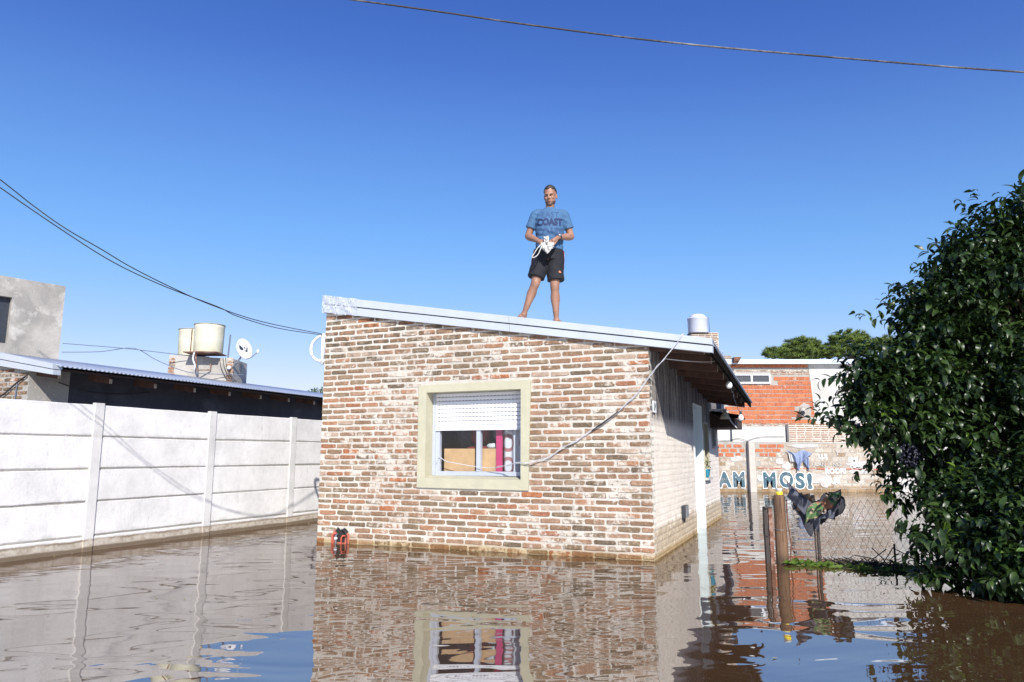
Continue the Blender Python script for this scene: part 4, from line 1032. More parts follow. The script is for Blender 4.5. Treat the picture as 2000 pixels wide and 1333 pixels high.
for (x,z,s1,s2,sd_) in ((9.35,.42,.42,.16,1),(9.8,.35,.2,.2,2),(9.2,1.42,.5,.06,3),(8.4,.95,.14,.10,4),(8.62,.78,.16,.10,5),(10.9,.62,.35,.07,6),(7.05,1.02,.2,.08,7),(11.1,.83,.6,.12,8)):
    q = MB(); vs=[]
    for k in range(18):
        a=2*math.pi*k/18; rr=1+.35*noise.noise((math.cos(a)*1.7,math.sin(a)*1.7,sd_*3.3)); vs.append((x+math.cos(a)*s1*rr,22.8085+sd_*.0013,z+math.sin(a)*s2*rr))
    q.add(vs,[tuple(range(18))]); part('paint_patch', q, M['paint_faint'], gw)
def text_mesh(s, size, shear=0.0, offset=0.0, space=1.0):
    cu = bpy.data.curves.new('t', 'FONT'); cu.body = s; cu.size = size; cu.offset = offset; cu.shear = shear; cu.space_character = space; cu.resolution_u = 3; cu.fill_mode = 'FRONT'
    ob = bpy.data.objects.new('t', cu); COL.objects.link(ob); bpy.context.view_layer.update()
    me = bpy.data.meshes.new_from_object(ob.evaluated_get(bpy.context.evaluated_depsgraph_get())); 
    v = [tuple(a.co) for a in me.vertices]; f = [tuple(p.vertices) for p in me.polygons]
    bpy.data.objects.remove(ob); bpy.data.curves.remove(cu); bpy.data.meshes.remove(me); return v, f
def wall_text(s, x, z, size, y, mat, name='lettering', sx_=1.0, offset=0.0, root=None, rot=0.0):
    v, f = text_mesh(s, size, 0, offset); q = MB(); c_,s__=math.cos(rot),math.sin(rot)
    q.add([(x+(a[0]*c_-a[1]*s__)*sx_, y, z+a[0]*s__+a[1]*c_) for a in v], f); return part(name, q, mat, root or gw)
# fat outlined letters
for s, x, z, sx_ in (('A',6.46,.16,.88),('M',6.90,.16,.80),('M',7.84,.15,.86),('O',8.36,.16,.84),('S',8.86,.13,.98),('!',9.20,.11,1.2)):
    wall_text(s, x, z,  .62, 22.808, M['paint_white'], 'letter_outline', sx_, .052)
    wall_text(s, x, z, .62, 22.803, M['teal'], 'letter', sx_, .032)
q = MB(); hv=[]
for k in range(28):
    t=2*math.pi*k/28; hv.append((8.61+.0055*16*math.sin(t)**3, 22.799, .42+.0055*(13*math.cos(t)-5*math.cos(2*t)-2*math.cos(3*t)-math.cos(4*t))))
q.add(hv,[tuple(range(28))]); part('painted_heart', q, M['paint_white'], gw)
wall_text('a', 7.70, .36, .30, 22.806, M['paint_white'], 'lettering', 1, .01)
for s,x,z,sz,o,mt in (('RODRI',9.80,.56,.22,.006,'paint_white'),('LARi',9.76,.24,.25,.010,'paint_white'),('EMI',10.55,.93,.20,.006,'paint_white'),('MAT',10.60,.74,.18,.004,'paint_white'),
                   ('LUJ',9.62,1.02,.20,.004,'paint_white'),('JUAN',9.45,.80,.16,.002,'paint_faint'),('Y',10.15,1.12,.26,.002,'paint_faint'),('NO',10.05,.78,.17,.002,'paint_faint'),('LU',11.1,.72,.2,.004,'paint_faint')):
    wall_text(s, x, z, sz, 22.806, M[mt], 'lettering', 1.0, o, rot=rng.uniform(-.03,.06))
# blue-grey garment hanging on the wall
hg = thing('hung_garment', 'blue grey garment hanging bunched on the graffiti wall above the letters', 'clothing', (8.97,22.7,.9), frame='W')
def drape(name, outline_fn, nu, nv, mat, root, smooth=True):
    q = MB(); vs = [outline_fn(i/nu, j/nv) for i in range(nu+1) for j in range(nv+1)]
    q.add(vs, [(i*(nv+1)+j,(i+1)*(nv+1)+j,(i+1)*(nv+1)+j+1,i*(nv+1)+j+1) for i in range(nu) for j in range(nv)])
    o = part(name, q, mat, root, smooth); md = o.modifiers.new('thick','SOLIDIFY'); md.thickness = .006; return o
def gfn(u, v):
    w_ = .36*(1-v)**.8+.05; x = 8.99+(u-.5)*2*w_ + .06*math.sin(v*4); bot = 1.24-.64*v*(1-.55*abs(u-.42)*2*1)
    return (x, 22.74+.05*math.sin(u*19+v*3)*(.4+v)-.03*math.sin(u*7), bot + .05*math.cos(u*6.28*1.5)*(1-v))
drape('body', gfn, 40, 16, M['blue_cloth'], hg)
drape('sleeve', lambda u,v: (8.66+.20*u+.05*v, 22.76+.03*math.sin(u*12), 1.24-.32*v-.2*u*(1-v)), 14, 8, M['white_cloth'], hg)
drape('sleeve', lambda u,v: (9.14+.17*u, 22.75+.035*math.sin(u*14+v), 1.25-.36*v-.25*u), 14, 8, M['blue_cloth'], hg)

# ------------------------------------------------------------------ right tank on its thin brick tower
bt = thing('brick_tower', 'narrow thin brick tower behind the house carrying the grey tank', 'tower', (7.36,27,0), frame='W')
q = MB(); q.box(6.86,7.88,27.0,27.9,-.6,5.76); part('core', q, M['mortar'], bt)
q = MB(); z=4.7
while z < 5.76:
    x=6.87
    while x < 7.8:
        l=rng.uniform(.2,.26); l=min(l,7.87-x); mass_piece(q, BR[rng.randrange(24)], (x+l/2,27.0,z), (l/.245,1.8,.78), 0, rng.random()); x+=l+.02
    y=27.02
    while y < 27.85:
        mass_piece(q, BR[rng.randrange(24)], (7.88,y+.12,z), (.95,1.5,.78), math.pi/2, rng.random()); y+=.26
    z+=.068
part('thin_brick_courses', q, M['brick_thin'], bt, kind='stuff')
tk = thing('grey_water_tank', 'blue grey plastic water tank with domed lid on the brick tower', 'water tank', (7.2,27.35,5.76), frame='W')
q = MB(); q.lathe((7.2,27.35,5.765), [(.36,0),(.375,.03),(.385,.56),(.40,.575),(.40,.60),(.36,.62),(.34,.64)], 36); part('barrel', q, M['tank_grey'], tk, True)
q = MB(); q.lathe((7.2,27.35,6.40), [(.335,0),(.29,.06),(.24,.10),(.20,.12),(.05,.135)], 36); part('lid', q, M['tank_grey'], tk, True)
q = MB(); q.tube([(7.58,27.1,5.77),(7.57,27.1,6.35),(7.5,27.2,6.38)], .012, 6); part('pipe', q, M['cable_plain'], tk, True)
q = MB(); q.box(6.80,7.5,26.93,27.5,5.735,5.762); part('support_board', q, M['black_metal'], tk)

# ------------------------------------------------------------------ leaf foliage engine
def tri_arrays(vlist, flist):
    return np.array(vlist, dtype=np.float32), flist
def leaf_template(droop, fold, n=5):
    """unit leaf along +y, face up +z, drooping towards -z; width 0.36"""
    vs = []; ang = 0.0; y = 0.0; z = 0.0; st = 1.0/n
    ws = [0.02,.14,.19,.175,.11,.0]
    for i in range(n+1):
        w_ = ws[i]
        vs += [(-w_, y, z+fold*w_), (0, y, z), (w_, y, z+fold*w_)]
        ang -= droop/n; y += st*math.cos(ang); z += st*math.sin(ang)
    fs = []
    for i in range(n):
        a=i*3; b=a+3; fs += [(a,a+1,b+1,b),(a+1,a+2,b+2,b+1)]
    return vs, fs
LT = [leaf_template(d, f) for d, f in ((.5,.35),(1.1,.5),(1.7,.45),(.8,.2),(1.4,.3),(2.1,.55))]
LTa = [np.array(t[0], dtype=np.float32) for t in LT]; LF = np.array(LT[0][1], dtype=np.int32)
def foliage_mesh(name, mats44, kinds, mat):
    """mats44: (N,3,4); kinds: template index"""
    nv = LTa[0].shape[0]; Nn = len(kinds)
    tpl = np.stack(LTa)[kinds]                                   # N,nv,3
    V = np.einsum('nij,nvj->nvi', mats44[:,:,:3], tpl) + mats44[:,None,:,3]
    F = LF[None] + (np.arange(Nn, dtype=np.int32)*nv)[:,None,None]
    me = bpy.data.meshes.new(name); me.vertices.add(Nn*nv); me.vertices.foreach_set('co', V.astype(np.float32).ravel())
    nf = Nn*LF.shape[0]; me.loops.add(nf*4); me.loops.foreach_set('vertex_index', F.ravel())
    me.polygons.add(nf); me.polygons.foreach_set('loop_start', np.arange(nf, dtype=np.int32)*4); 
    me.polygons.foreach_set('use_smooth', np.ones(nf, dtype=bool)); me.update(calc_edges=True); me.materials.append(mat); return me
nrng = np.random.default_rng(11)
def unit(v): return v/np.linalg.norm(v, axis=-1, keepdims=True)
def leaf_frames(origin, dirs, lens, upjit=.5):
    y = unit(dirs); up = np.zeros_like(y); up[:,2] = 1; up += nrng.normal(0, upjit, y.shape)
    x = unit(np.cross(y, up)); z = np.cross(x, y)
    m = np.zeros((len(y),3,4)); m[:,:,0]=x*lens[:,None]; m[:,:,1]=y*lens[:,None]; m[:,:,2]=z*lens[:,None]; m[:,:,3]=origin; return m
def twigs(centers, outdirs, nl=9, tl=.22, ll=.14):
    """leafy twig ends: leaves in pairs up a short shoot"""
    Nn = len(centers); o = unit(outdirs + nrng.normal(0,.45,outdirs.shape) + np.array([0,0,.25])); ms=[]
    side = unit(np.cross(o, unit(nrng.normal(0,1,o.shape))))
    other = np.cross(o, side)
    for k in range(nl):
        t = (k//2)/(nl//2); base = centers + o*(tl*t)
        s = side if (k//2)%2==0 else other; s = s*(1 if k%2 else -1)
        d = unit(o*(.35+.5*t) + s*(1-.35*t) + nrng.normal(0,.25,o.shape)); 
        L_ = ll*nrng.uniform(.5,1.2,Nn)*(1-.25*t)
        ms.append(leaf_frames(base, d, L_, .35))
    return np.concatenate(ms), o
# ------------------------------------------------------------------ the big tree on the right
tree = thing('broadleaf_tree', 'large dense evergreen tree with glossy drooping leaves standing in the water at the right', 'tree', (5.6,7.4,0), frame='W')
blobs = [ # x, y, z, r
 (5.75,7.6,2.75,.95),(5.25,7.3,2.75,.62),(4.88,7.2,2.55,.50),(4.95,7.3,2.15,.60),(5.5,7.0,2.1,.80),(4.55,7.2,1.98,.48),(4.10,7.2,1.80,.40),(3.80,7.1,1.62,.38),(3.50,7.0,1.42,.24),
 (3.95,7.2,1.38,.38),(4.5,7.2,1.35,.55),(5.1,7.0,1.2,.75),(5.8,6.9,1.3,.9),(4.35,7.1,.98,.34),(3.92,7.1,.86,.19),(4.30,6.8,.66,.30),(4.55,6.6,.50,.38),(4.9,6.4,.50,.48),(5.3,6.2,.55,.6),(4.85,6.3,.20,.34),(5.3,6.05,.18,.40),(5.9,6.2,.6,.75),
 (6.6,7.4,2.0,1.2),(6.5,7.0,.9,1.0),(6.3,7.8,3.1,.85),(5.6,8.2,2.3,.9),(5.9,8.1,1.2,1.0),(5.0,7.9,1.5,.7),(6.25,6.3,1.7,.7),(4.2,7.5,2.15,.25),(5.42,7.25,3.28,.30),(5.75,7.3,3.45,.34),(4.5,7.1,2.38,.26),(4.1,6.95,1.1,.28),(4.12,7.2,2.42,.24),(4.42,7.2,2.68,.30),(4.78,7.2,3.0,.32),(5.08,7.2,3.28,.30),(5.32,7.2,3.52,.22),(3.62,7.1,1.9,.18),(5.6,5.95,.35,.5),(6.2,6.0,.3,.7),(5.25,5.85,.12,.28),(5.0,6.15,.12,.26),(4.7,6.5,.16,.24),(3.35,6.95,1.42,.14),(3.55,7.0,1.72,.16),
 (4.35,6.25,.48,.45),(3.98,6.0,.27,.27),(4.22,5.85,.30,.30),(4.55,5.9,.62,.5),(3.78,6.35,.42,.24),(4.05,6.5,.55,.32),(3.72,6.25,.16,.20),(4.0,5.85,.10,.20),(4.4,5.8,.12,.3)]
cen=[]; out=[]
for (x,y,z,r_) in blobs:
    n_ = int(265*r_*r_/.36)+20
    v = unit(nrng.normal(0,1,(n_,3))); rad = r_*nrng.uniform(.45,1.0,n_)**.5*nrng.uniform(.9,1.08,n_)
    P = np.array([x,y,z]) + v*rad[:,None]*nrng.choice([1,1,1,1.12],(n_,1))
    hole = np.array([.8*noise.noise((a*1.25+4, b*1.25, c*1.5)) + .8*noise.noise((a*2.3, b*2.3, c*2.6)) + .4*noise.noise((a*4.7, b*4.7+9, c*4.7)) for a, b, c in P])
    keep = (P[:,2] > .06) & ((hole > -.04) | (nrng.uniform(0,1,n_) < .18)); cen.append(P[keep]); out.append(v[keep])
# dense inner fill for darkness
cen=np.concatenate(cen); out=np.concatenate(out)
LM, od = twigs(cen, out)
# longer shoots that break the outline
sc_, so2 = [], []
for k in range(150):
    x,y,z,r_ = blobs[nrng.integers(0, len(blobs))]; v = unit(np.array([nrng.normal(-.7,.8), nrng.normal(-.2,.6), nrng.normal(.35,.7)]))
    pt = np.array([x,y,z]) + v*r_*.92
    if pt[2] > .25: sc_.append(pt); so2.append(v + np.array([0,0,.15]))
SM, _ = twigs(np.array(sc_), np.array(so2), 16, .42, .15); LM = np.concatenate([LM, SM])
keep = LM[:,2,3] > .05
LM = LM[keep]; kinds = nrng.integers(0,6,len(LM))
# visible nearest leaves become their own objects
camp = np.array([0,0,1.12]); dist = np.linalg.norm(LM[:,:,3]-camp, axis=1); lx = LM[:,0,3]/LM[:,1,3]
score = dist + np.where((lx < .70)&(lx > .40), 0, 50)
order = np.argsort(score)[:300]; mask = np.zeros(len(LM), bool); mask[order]=True
ttop = np.zeros(len(LM), bool)
fo = bpy.data.objects.new('foliage', foliage_mesh('foliage', LM[~mask], kinds[~mask], M['leaf'])); link(fo, tree); fo.matrix_parent_inverse = Matrix.Translation((-5.6,-7.4,0)); tag(fo, kind='stuff')
lms = []
for t in LT:
    me = bpy.data.meshes.new('leaf'); me.from_pydata(t[0], [], t[1]); me.materials.append(M['leaf']); me.polygons.foreach_set('use_smooth',[True]*len(me.polygons)); lms.append(me)
for i in np.nonzero(mask)[0]:
    o = bpy.data.objects.new('leaf', lms[int(kinds[i])]); o.parent = tree
    m4 = Matrix([list(LM[i,0]), list(LM[i,1]), list(LM[i,2]), [0,0,0,1]]); m4.translation = m4.translation - Vector((5.6,7.4,0)); o.matrix_basis = m4; COL.objects.link(o)
# a few fresh shoots, lighter green, near the water
yc = np.array([[5.35,5.75,.62],[5.75,5.75,.55],[5.05,6.0,.35],[4.55,6.3,.62],[4.10,6.75,.95],[5.5,5.7,1.05],[5.8,6.0,1.15],[5.2,6.2,.95],[3.55,6.85,1.45],[4.3,6.75,1.25],[3.92,5.62,.40],[4.05,5.66,.24],[3.80,5.9,.30],[3.62,6.2,.42]])
YM, _ = twigs(yc, np.tile(np.array([[-.3,-.7,.5]]),(len(yc),1)), 10, .2, .14)
yo = tag(bpy.data.objects.new('young_shoots', foliage_mesh('young_shoots', YM, nrng.integers(0,6,len(YM)), M['leaf_young'])), kind='stuff'); link(yo, tree); yo.matrix_parent_inverse = Matrix.Translation((-5.6,-7.4,0))
for i,(x,y) in enumerate(((5.6,7.4),(5.35,7.3),(5.95,7.5))):
    q = MB(); q.tube(smooth_path([(x,y,-.6),(x+.05*(i-1),y,.4),(x+.2*(i-1),y-.05,1.2),(x+.35*(i-1),y,2.3),(x+.4*(i-1),y,3.0)],3), [.10-.006*k for k in range(13)], 10); part('trunk', q, M['bark'], tree, True)
for (x,y,z,r_) in blobs[1:22]+blobs[-9:-3]:
    q = MB(); q.tube(smooth_path([(5.55,7.35,max(.3,z*.6)),((x+5.55)/2,(y+7.35)/2,(z+max(.3,z*.6))/2+.12),(x,y,z)],3), [.034,.031,.028,.024,.02,.016,.012], 6); part('limb', q, M['bark'], tree, True)
for p0,p1,p2 in (((4.45,6.55,.95),(4.18,6.6,.80),(4.02,6.6,.66)),((5.1,6.2,1.25),(4.9,6.1,1.1),(4.8,6.05,1.05))):
    q = MB(); q.tube([p0,p1,p2], .009, 6); part('bare_twig', q, M['twig'], tree, True)
for (x,y,z,r_,n_) in ((3.75,6.85,1.12,.10,130),(3.98,6.9,.74,.11,90),(4.14,6.9,.70,.10,80),(5.0,6.1,.80,.07,40)):
    q = MB()
    for k in range(n_):
        v = unit(nrng.normal(0,1,3))*r_*nrng.uniform(.5,1); q.ell((x+v[0],y+v[1],z+v[2]*1.25), .011,.011,.012, 5, 4)
    part('berry_cluster', q, M['berry'], tree, True, kind='stuff')

# weeds and debris floating along the mesh fence
q = MB()
for k in range(230):
    t = rng.random()**1.5; x = 2.88+t*.95+rng.gauss(0,.05); y = 7.78-.25*t+rng.gauss(0,.07)-(.3*t); z=.004
    a = rng.uniform(0,6.28); l = rng.uniform(.04,.15); h = rng.uniform(-.0,.05); s_=rng.uniform(.002,.006); dv=Vector((math.cos(a),math.sin(a),0))
    sdv=Vector((-dv.y,dv.x,0))*s_; p=Vector((x,y,z)); q.add([p-sdv,p+sdv,p+dv*l*.6+sdv*.8+Vector((0,0,h)),p+dv*l+Vector((0,0,h*.5)),p+dv*l*.6-sdv*.8+Vector((0,0,h))],[(0,1,2,3,4)])
solo('water_weeds', q, M['weed'], 'bright green weeds floating at the foot of the mesh fence', 'weeds', (3.4,7.7,0), frame='W', kind='stuff')
q = MB()
for k in range(1500):
    t = rng.random(); x = 3.35+t*2.9; y = 7.70-1.25*t+rng.gauss(0,.12)*(1+t*.7); a = rng.uniform(0,6.28); l = rng.uniform(.03,.14)
    p=Vector((x,y,.003)); dv=Vector((math.cos(a),math.sin(a),rng.uniform(0,.7))).normalized()*l; q.add([p,p+Vector((.01,.006,.01)),p+dv+Vector((0,0,.008)),p+dv],[(0,1,2,3)])
for k in range(40):
    x=3.45+rng.random()*2.4; y=7.65-(x-3.4)*.42+rng.gauss(0,.05); q.tube([(x,y,-.02),(x+rng.uniform(-.1,.1),y,.08),(x+rng.uniform(-.25,.25),y,rng.uniform(.05,.22))], .005, 4)
solo('floating_debris', q, M['debris'], 'dark floating twigs and leaf litter drifting under the tree', 'debris', (4.4,7.3,0), frame='W', kind='stuff')

q = MB()
for k in range(170):
    if k < 60: x, y = rng.uniform(-4.5,6), rng.uniform(3.2,9)
    elif k < 110: v_ = hw(rng.uniform(-4.5,.1), -abs(rng.gauss(.03,.10))-.02); x, y = v_.x, v_.y
    elif k < 140: v_ = hw(.03+abs(rng.gauss(0,.08)), rng.uniform(0,5.5)); x, y = v_.x, v_.y
    else: v_ = hw(FX+.05+abs(rng.gauss(0,.08)), rng.uniform(-3.5,3)); x, y = v_.x, v_.y
    a=rng.uniform(0,6.28); l=rng.uniform(.006,.022); dv=Vector((math.cos(a),math.sin(a),0))*l; sv=Vector((-dv.y,dv.x,0))*.4
    q.add([Vector((x,y,.004))-dv,Vector((x,y,.004))+sv,Vector((x,y,.009))+dv,Vector((x,y,.004))-sv],[(0,1,2,3)])
solo('floating_specks', q, M['twig'], 'small leaves and scum flecks scattered on the flood water along the walls', 'debris', (0,6,0), frame='W', kind='stuff')

# ------------------------------------------------------------------ yard fence at the right
yf_ = thing('mesh_fence', 'rusty wire mesh fence with wooden corner post standing in the water', 'fence', (2.83,7.78,0), frame='W')
q = MB(); pts=[(2.835,7.78,z) for z in (-.6,-.1,.1,.3,.5,.69,.705)]; q.tube(pts, [.063,.063,.064,.062,.060,.059,.052], 18); part('wooden_post', q, M['post_wood'], yf_, True)
q = MB(); q.tube([(2.835+.0635*math.cos(a),7.78+.0635*math.sin(a),.36+.012*math.sin(a)) for a in np.linspace(0,6.28,20)], .0025, 4, cap=False); part('binding_wire', q, M['steel'], yf_, True)
q = MB(); q.bar((2.735,7.80,-.6),(2.735,7.80,.565),.038,.04,(0,1,0)); part('iron_post', q, M['rust'], yf_)
q = MB(); q.bar((2.700,7.84,-.6),(2.695,7.84,.565),.030,.05,(0,1,0)); q.box(2.675,2.712,7.80,7.86,.28,.40); q.box(2.68,2.76,7.79,7.86,.566,.580); part('iron_hinge_post', q, M['rust_dark'], yf_)
q = MB(); q.tube([(3.235,7.80,-.6),(3.235,7.80,.50)], .019, 8); q.tube([(3.205,7.81,-.6),(3.205,7.81,.46)], .008, 6); q.tube([(3.23,7.8,.43),(3.31,7.78,.43)], .007, 5); part('iron_post', q, M['rust_dark'], yf_, True)
q = MB(); q.tube([(3.93,7.62,-.6),(3.935,7.62,.22)], .010, 6); part('short_stake', q, M['rust_dark'], yf_)
q = MB(); q.tube(smooth_path([(2.905,7.76,.66),(2.905,7.76,.45),(2.915,7.75,.30),(2.925,7.75,.20),(2.91,7.75,.05),(2.91,7.75,-.2)]), .007, 6); part('rusty_rod', q, M['rust'], yf_, True)
q = MB()
def mesh_pt(s, zf):
    x = 2.90+s; y = 7.78-.12*s*.8 + .015*math.sin(s*5+zf*3); top = .60+.09*min(1,max(0,(s-.55)*2.2)) - (.10 if s<.5 else 0)*math.sin(max(0,min(1,s/.5))*3.14)
    top -= max(0,s-.85)*.10
    return Vector((x + .012*math.sin(zf*7+s*9), y, -.06 + (top+.06)*zf + .01*math.sin(s*13+zf*4)))
nz_=11; pitch=.072; ns=int(2.6/pitch)
for k in range(ns):
    for sgn in (0,1):
        pth=[]
        for j in range(nz_+1):
            s = (k + (.5 if (j+sgn)%2 else 0) + (.0 if sgn==0 else 0))*pitch; pth.append(mesh_pt(s, j/nz_))
        if sgn==1: pth=[mesh_pt((k+(.5 if j%2 else 1.0))*pitch, j/nz_) for j in range(nz_+1)]; 
        else: pth=[mesh_pt((k+(.5 if j%2 else 0))*pitch, j/nz_) for j in range(nz_+1)]
        q.tube(pth, .0016, 4, cap=False)
part('wire_mesh', q, M['rust'], yf_, kind='stuff')
tc_ = thing('paint_can', 'small yellow and white tin standing on the wooden post', 'can', (2.84,7.78,.706), frame='W')
q = MB(); q.lathe((2.84,7.78,.706), [(.034,0),(.035,.003),(.035,.035)], 18); part('lower_band', q, M['can_y'], tc_, True)
q = MB(); q.lathe((2.84,7.78,.7415), [(.035,0),(.035,.030),(.036,.032),(.036,.035),(.030,.035)], 18); part('upper_band', q, M['can_w'], tc_, True)
# clothes drying over the mesh and the iron post
def sheet(name, fn, nu, nv, mat, label, cat, th=.008, loc=(3.1,7.7,.5)):
    q = MB(); vs = [fn(i/nu, j/nv) for i in range(nu+1) for j in range(nv+1)]
    q.add(vs, [(i*(nv+1)+j,(i+1)*(nv+1)+j,(i+1)*(nv+1)+j+1,i*(nv+1)+j+1) for i in range(nu) for j in range(nv)])
    o = solo(name, q, mat, label, cat, loc, frame='W', smooth=True); md=o.modifiers.new('thick','SOLIDIFY'); md.thickness=th; return o
def lerp(a,b,t): return a+(b-a)*t
sheet('grey_trousers', lambda u,v: (lerp(2.90,3.20,u)+.03*math.sin(u*3), 7.70-.03*math.sin(v*3.1)+.02*math.sin(u*9+v*7), lerp(.80,.47,u**.8)+ (v-.35)*(-.15-.07*u)+.012*math.sin(u*11)), 26, 14, M['denim'], 'slate grey trousers draped slantwise beside the wooden post', 'trousers')
sheet('tan_garment', lambda u,v: (lerp(2.98,3.20,u), 7.76+.03*math.sin(u*16+v*2), lerp(.745,.70,u)-.20*v*(1-.3*u)+.01*math.sin(u*20)), 26, 12, M['tan_cloth'], 'tan cloth bunched behind the grey trousers', 'clothing')
sheet('camouflage_jacket', lambda u,v: (lerp(3.07,3.44,u)-.035*v, 7.66-.03*math.sin(v*3.1)+.012*math.sin(u*17+v*5), lerp(.52,.735,u)-(v-.2)*.13+.014*math.sin(u*13)+.05*math.sin(u*3.1)*(1-v)), 34, 12, M['camo'], 'green and brown camouflage jacket folded over the iron post', 'jacket')
sheet('camouflage_hood', lambda u,v: (lerp(3.11,3.27,u), 7.72+.02*math.sin(u*12), .70-.12*v+.02*math.sin(u*9)-.07*u), 16, 8, M['camo'], 'small camouflage scrap sticking up behind the jacket', 'clothing')
solo('black_bag', cloth_lump((3.40,7.70,.60), .09, .07, .12, 12, .16, 11, rot=Matrix.Rotation(.5,3,'Y')), M['dark_cloth'], 'black crinkled bag hanging at the right end of the jacket', 'bag', (3.4,7.7,.6), frame='W', smooth=True)
sheet('grey_flap', lambda u,v: (lerp(3.13,3.36,u), 7.645+.01*math.sin(u*9), lerp(.46,.61,u**1.3)*(1-v)+v*(.455+.02*math.sin(u*3))), 16, 8, M['denim'], 'grey triangular cloth flap hanging below the camouflage jacket', 'clothing')
sheet('black_coat', lambda u,v: (lerp(2.94,3.36,u)*(1-v*.45)+3.11*v*.45, 7.73+.018*math.sin(u*9), lerp(.60,.50,u)-v*(.10+.17*math.exp(-((u-.42)/.22)**2))+.01*math.sin(u*22)), 34, 14, M['dark_cloth'], 'black coat hanging lowest over the wire mesh', 'coat')
solo('dark_ball', cloth_lump((4.30,7.4,.72), .10, .08, .13, 15, .15, 9), M['black_metal'], 'dark grey bundle half hidden among the leaves behind the mesh fence', 'bundle', (4.3,7.4,.7), frame='W', smooth=True)

# ------------------------------------------------------------------ pines beyond, small tree at the left
def pine(label, x, y, z, blobs_, n, seed):
    t_ = thing('pine_tree', label, 'tree', (x,y,0), frame='W', group='pines beyond the red house')
    q = MB(); q.tube([(x,y,-.6),(x+.3,y,z-2.0),(x,y,z)], [.35,.22,.12], 8); part('trunk', q, M['bark'], t_, True)
    r2 = random.Random(seed); qa, qb = MB(), MB()
    for (bx,bz,br) in blobs_:
        q = MB(); q.tube([(x,y,z-1.4),(bx,y,bz-.1)], [.10,.04], 5); part('limb', q, M['bark'], t_, True)
        for c in range(int(60*br)):
            a=r2.uniform(0,6.28); th=math.acos(r2.uniform(-.9,1)); rr=br*r2.uniform(.35,1)
            c0=Vector((bx+rr*math.sin(th)*math.cos(a), y+rr*math.sin(th)*math.sin(a), bz+.2+rr*.78*math.cos(th)))
            tgt = qb if (r2.random()<.35) else qa
            for k in range(46):
                v=Vector((r2.gauss(0,1),r2.gauss(0,1),abs(r2.gauss(0,1))+.35)).normalized(); l=r2.uniform(.22,.42); s_=v.cross(Vector((r2.gauss(0,1),r2.gauss(0,1),r2.gauss(0,1)))).normalized()*.028
                st=c0+v*.05; tgt.add([st-s_,st+s_,st+v*l],[(0,1,2)])
    part('crown', qa, M['pine_a'], t_, kind='stuff'); part('inner_crown', qb, M['pine_b'], t_, kind='stuff')
pine('leftmost low pine crown, stepped and open, beyond the red house roof', 23.4, 60, 9.8, [(21.9,9.35,.7),(22.8,9.5,.9),(23.6,9.8,.95),(24.4,10.1,.95),(23.4,9.2,.9),(24.6,9.3,1.0)], 5, 1)
pine('middle pine beyond the red house, darker in its centre', 25.6, 61, 10.0, [(25.2,10.2,.95),(26.1,10.0,1.0),(25.6,9.3,1.0),(26.6,9.4,.9)], 5, 2)
pine('tallest rounded pine near the big leafy tree', 28.4, 60, 10.4, [(27.5,10.3,.9),(28.4,10.65,.95),(29.4,10.6,.9),(30.0,10.1,.9),(28.4,9.6,1.1),(27.3,9.5,.8),(29.5,9.5,1.0)], 6, 3)
pine('pine at the right, mostly hidden behind the big leafy tree', 31.8, 60, 9.9, [(31.0,10.0,.8),(31.9,10.2,.9),(33,10,1.0)], 4, 4)
bt_ = thing('distant_bush', 'small light green treetop showing between the neighbour roof and the brick house', 'tree', (-9.4,35,0), frame='W')
q = MB(); q.tube([(-9.4,35,-.6),(-9.4,35,3.6)], [.15,.08], 6); part('trunk', q, M['bark'], bt_)
q = MB(); r2=random.Random(5)
for k in range(2600):
    v=Vector((r2.gauss(0,1),r2.gauss(0,1),r2.gauss(0,1))).normalized()*r2.uniform(.3,1)**.6; c0=Vector((-9.35+v.x*1.0,35+v.y*.8,3.65+v.z*.75)); dv=Vector((r2.gauss(0,1),r2.gauss(0,1),r2.gauss(0,1)+.6)).normalized()*.13; s_=dv.cross(Vector((0,0,1))).normalized()*.03
    q.add([c0,c0+dv*.5+s_,c0+dv,c0+dv*.5-s_],[(0,1,2,3)])
part('crown', q, M['weed'], bt_, kind='stuff')
q = MB(); q.box(-9.1,-8.3,30,31,-.6,3.62); solo('far_white_block', q, M['plaster_white'], 'small white block end above the far end of the neighbour roof', 'building', (-8.7,30,0), frame='W')
#@@PART3
# ------------------------------------------------------------------ the man on the roof
PX, PY, PZ = 0.469, 8.808, 2.750
man = thing('person', 'man in blue printed T-shirt and black shorts standing barefoot on the roof, hands together', 'person', (PX, PY, PZ), frame='W')
OFF[man.name] = Vector((0,0,0))      # body parts are given relative to the feet
def remesh(mb, vox, smooth=3, name='m', sub=0):
    me = mb.mesh(name); ob = bpy.data.objects.new(name, me); COL.objects.link(ob)
    md = ob.modifiers.new('r','REMESH'); md.mode='VOXEL'; md.voxel_size=vox; md.use_smooth_shade=True
    sm_ = ob.modifiers.new('s','SMOOTH'); sm_.factor=.5; sm_.iterations=smooth
    bpy.context.view_layer.update()
    out_ = bpy.data.meshes.new_from_object(ob.evaluated_get(bpy.context.evaluated_depsgraph_get()))
    bpy.data.objects.remove(ob); bpy.data.meshes.remove(me); out_.polygons.foreach_set('use_smooth',[True]*len(out_.polygons)); return out_
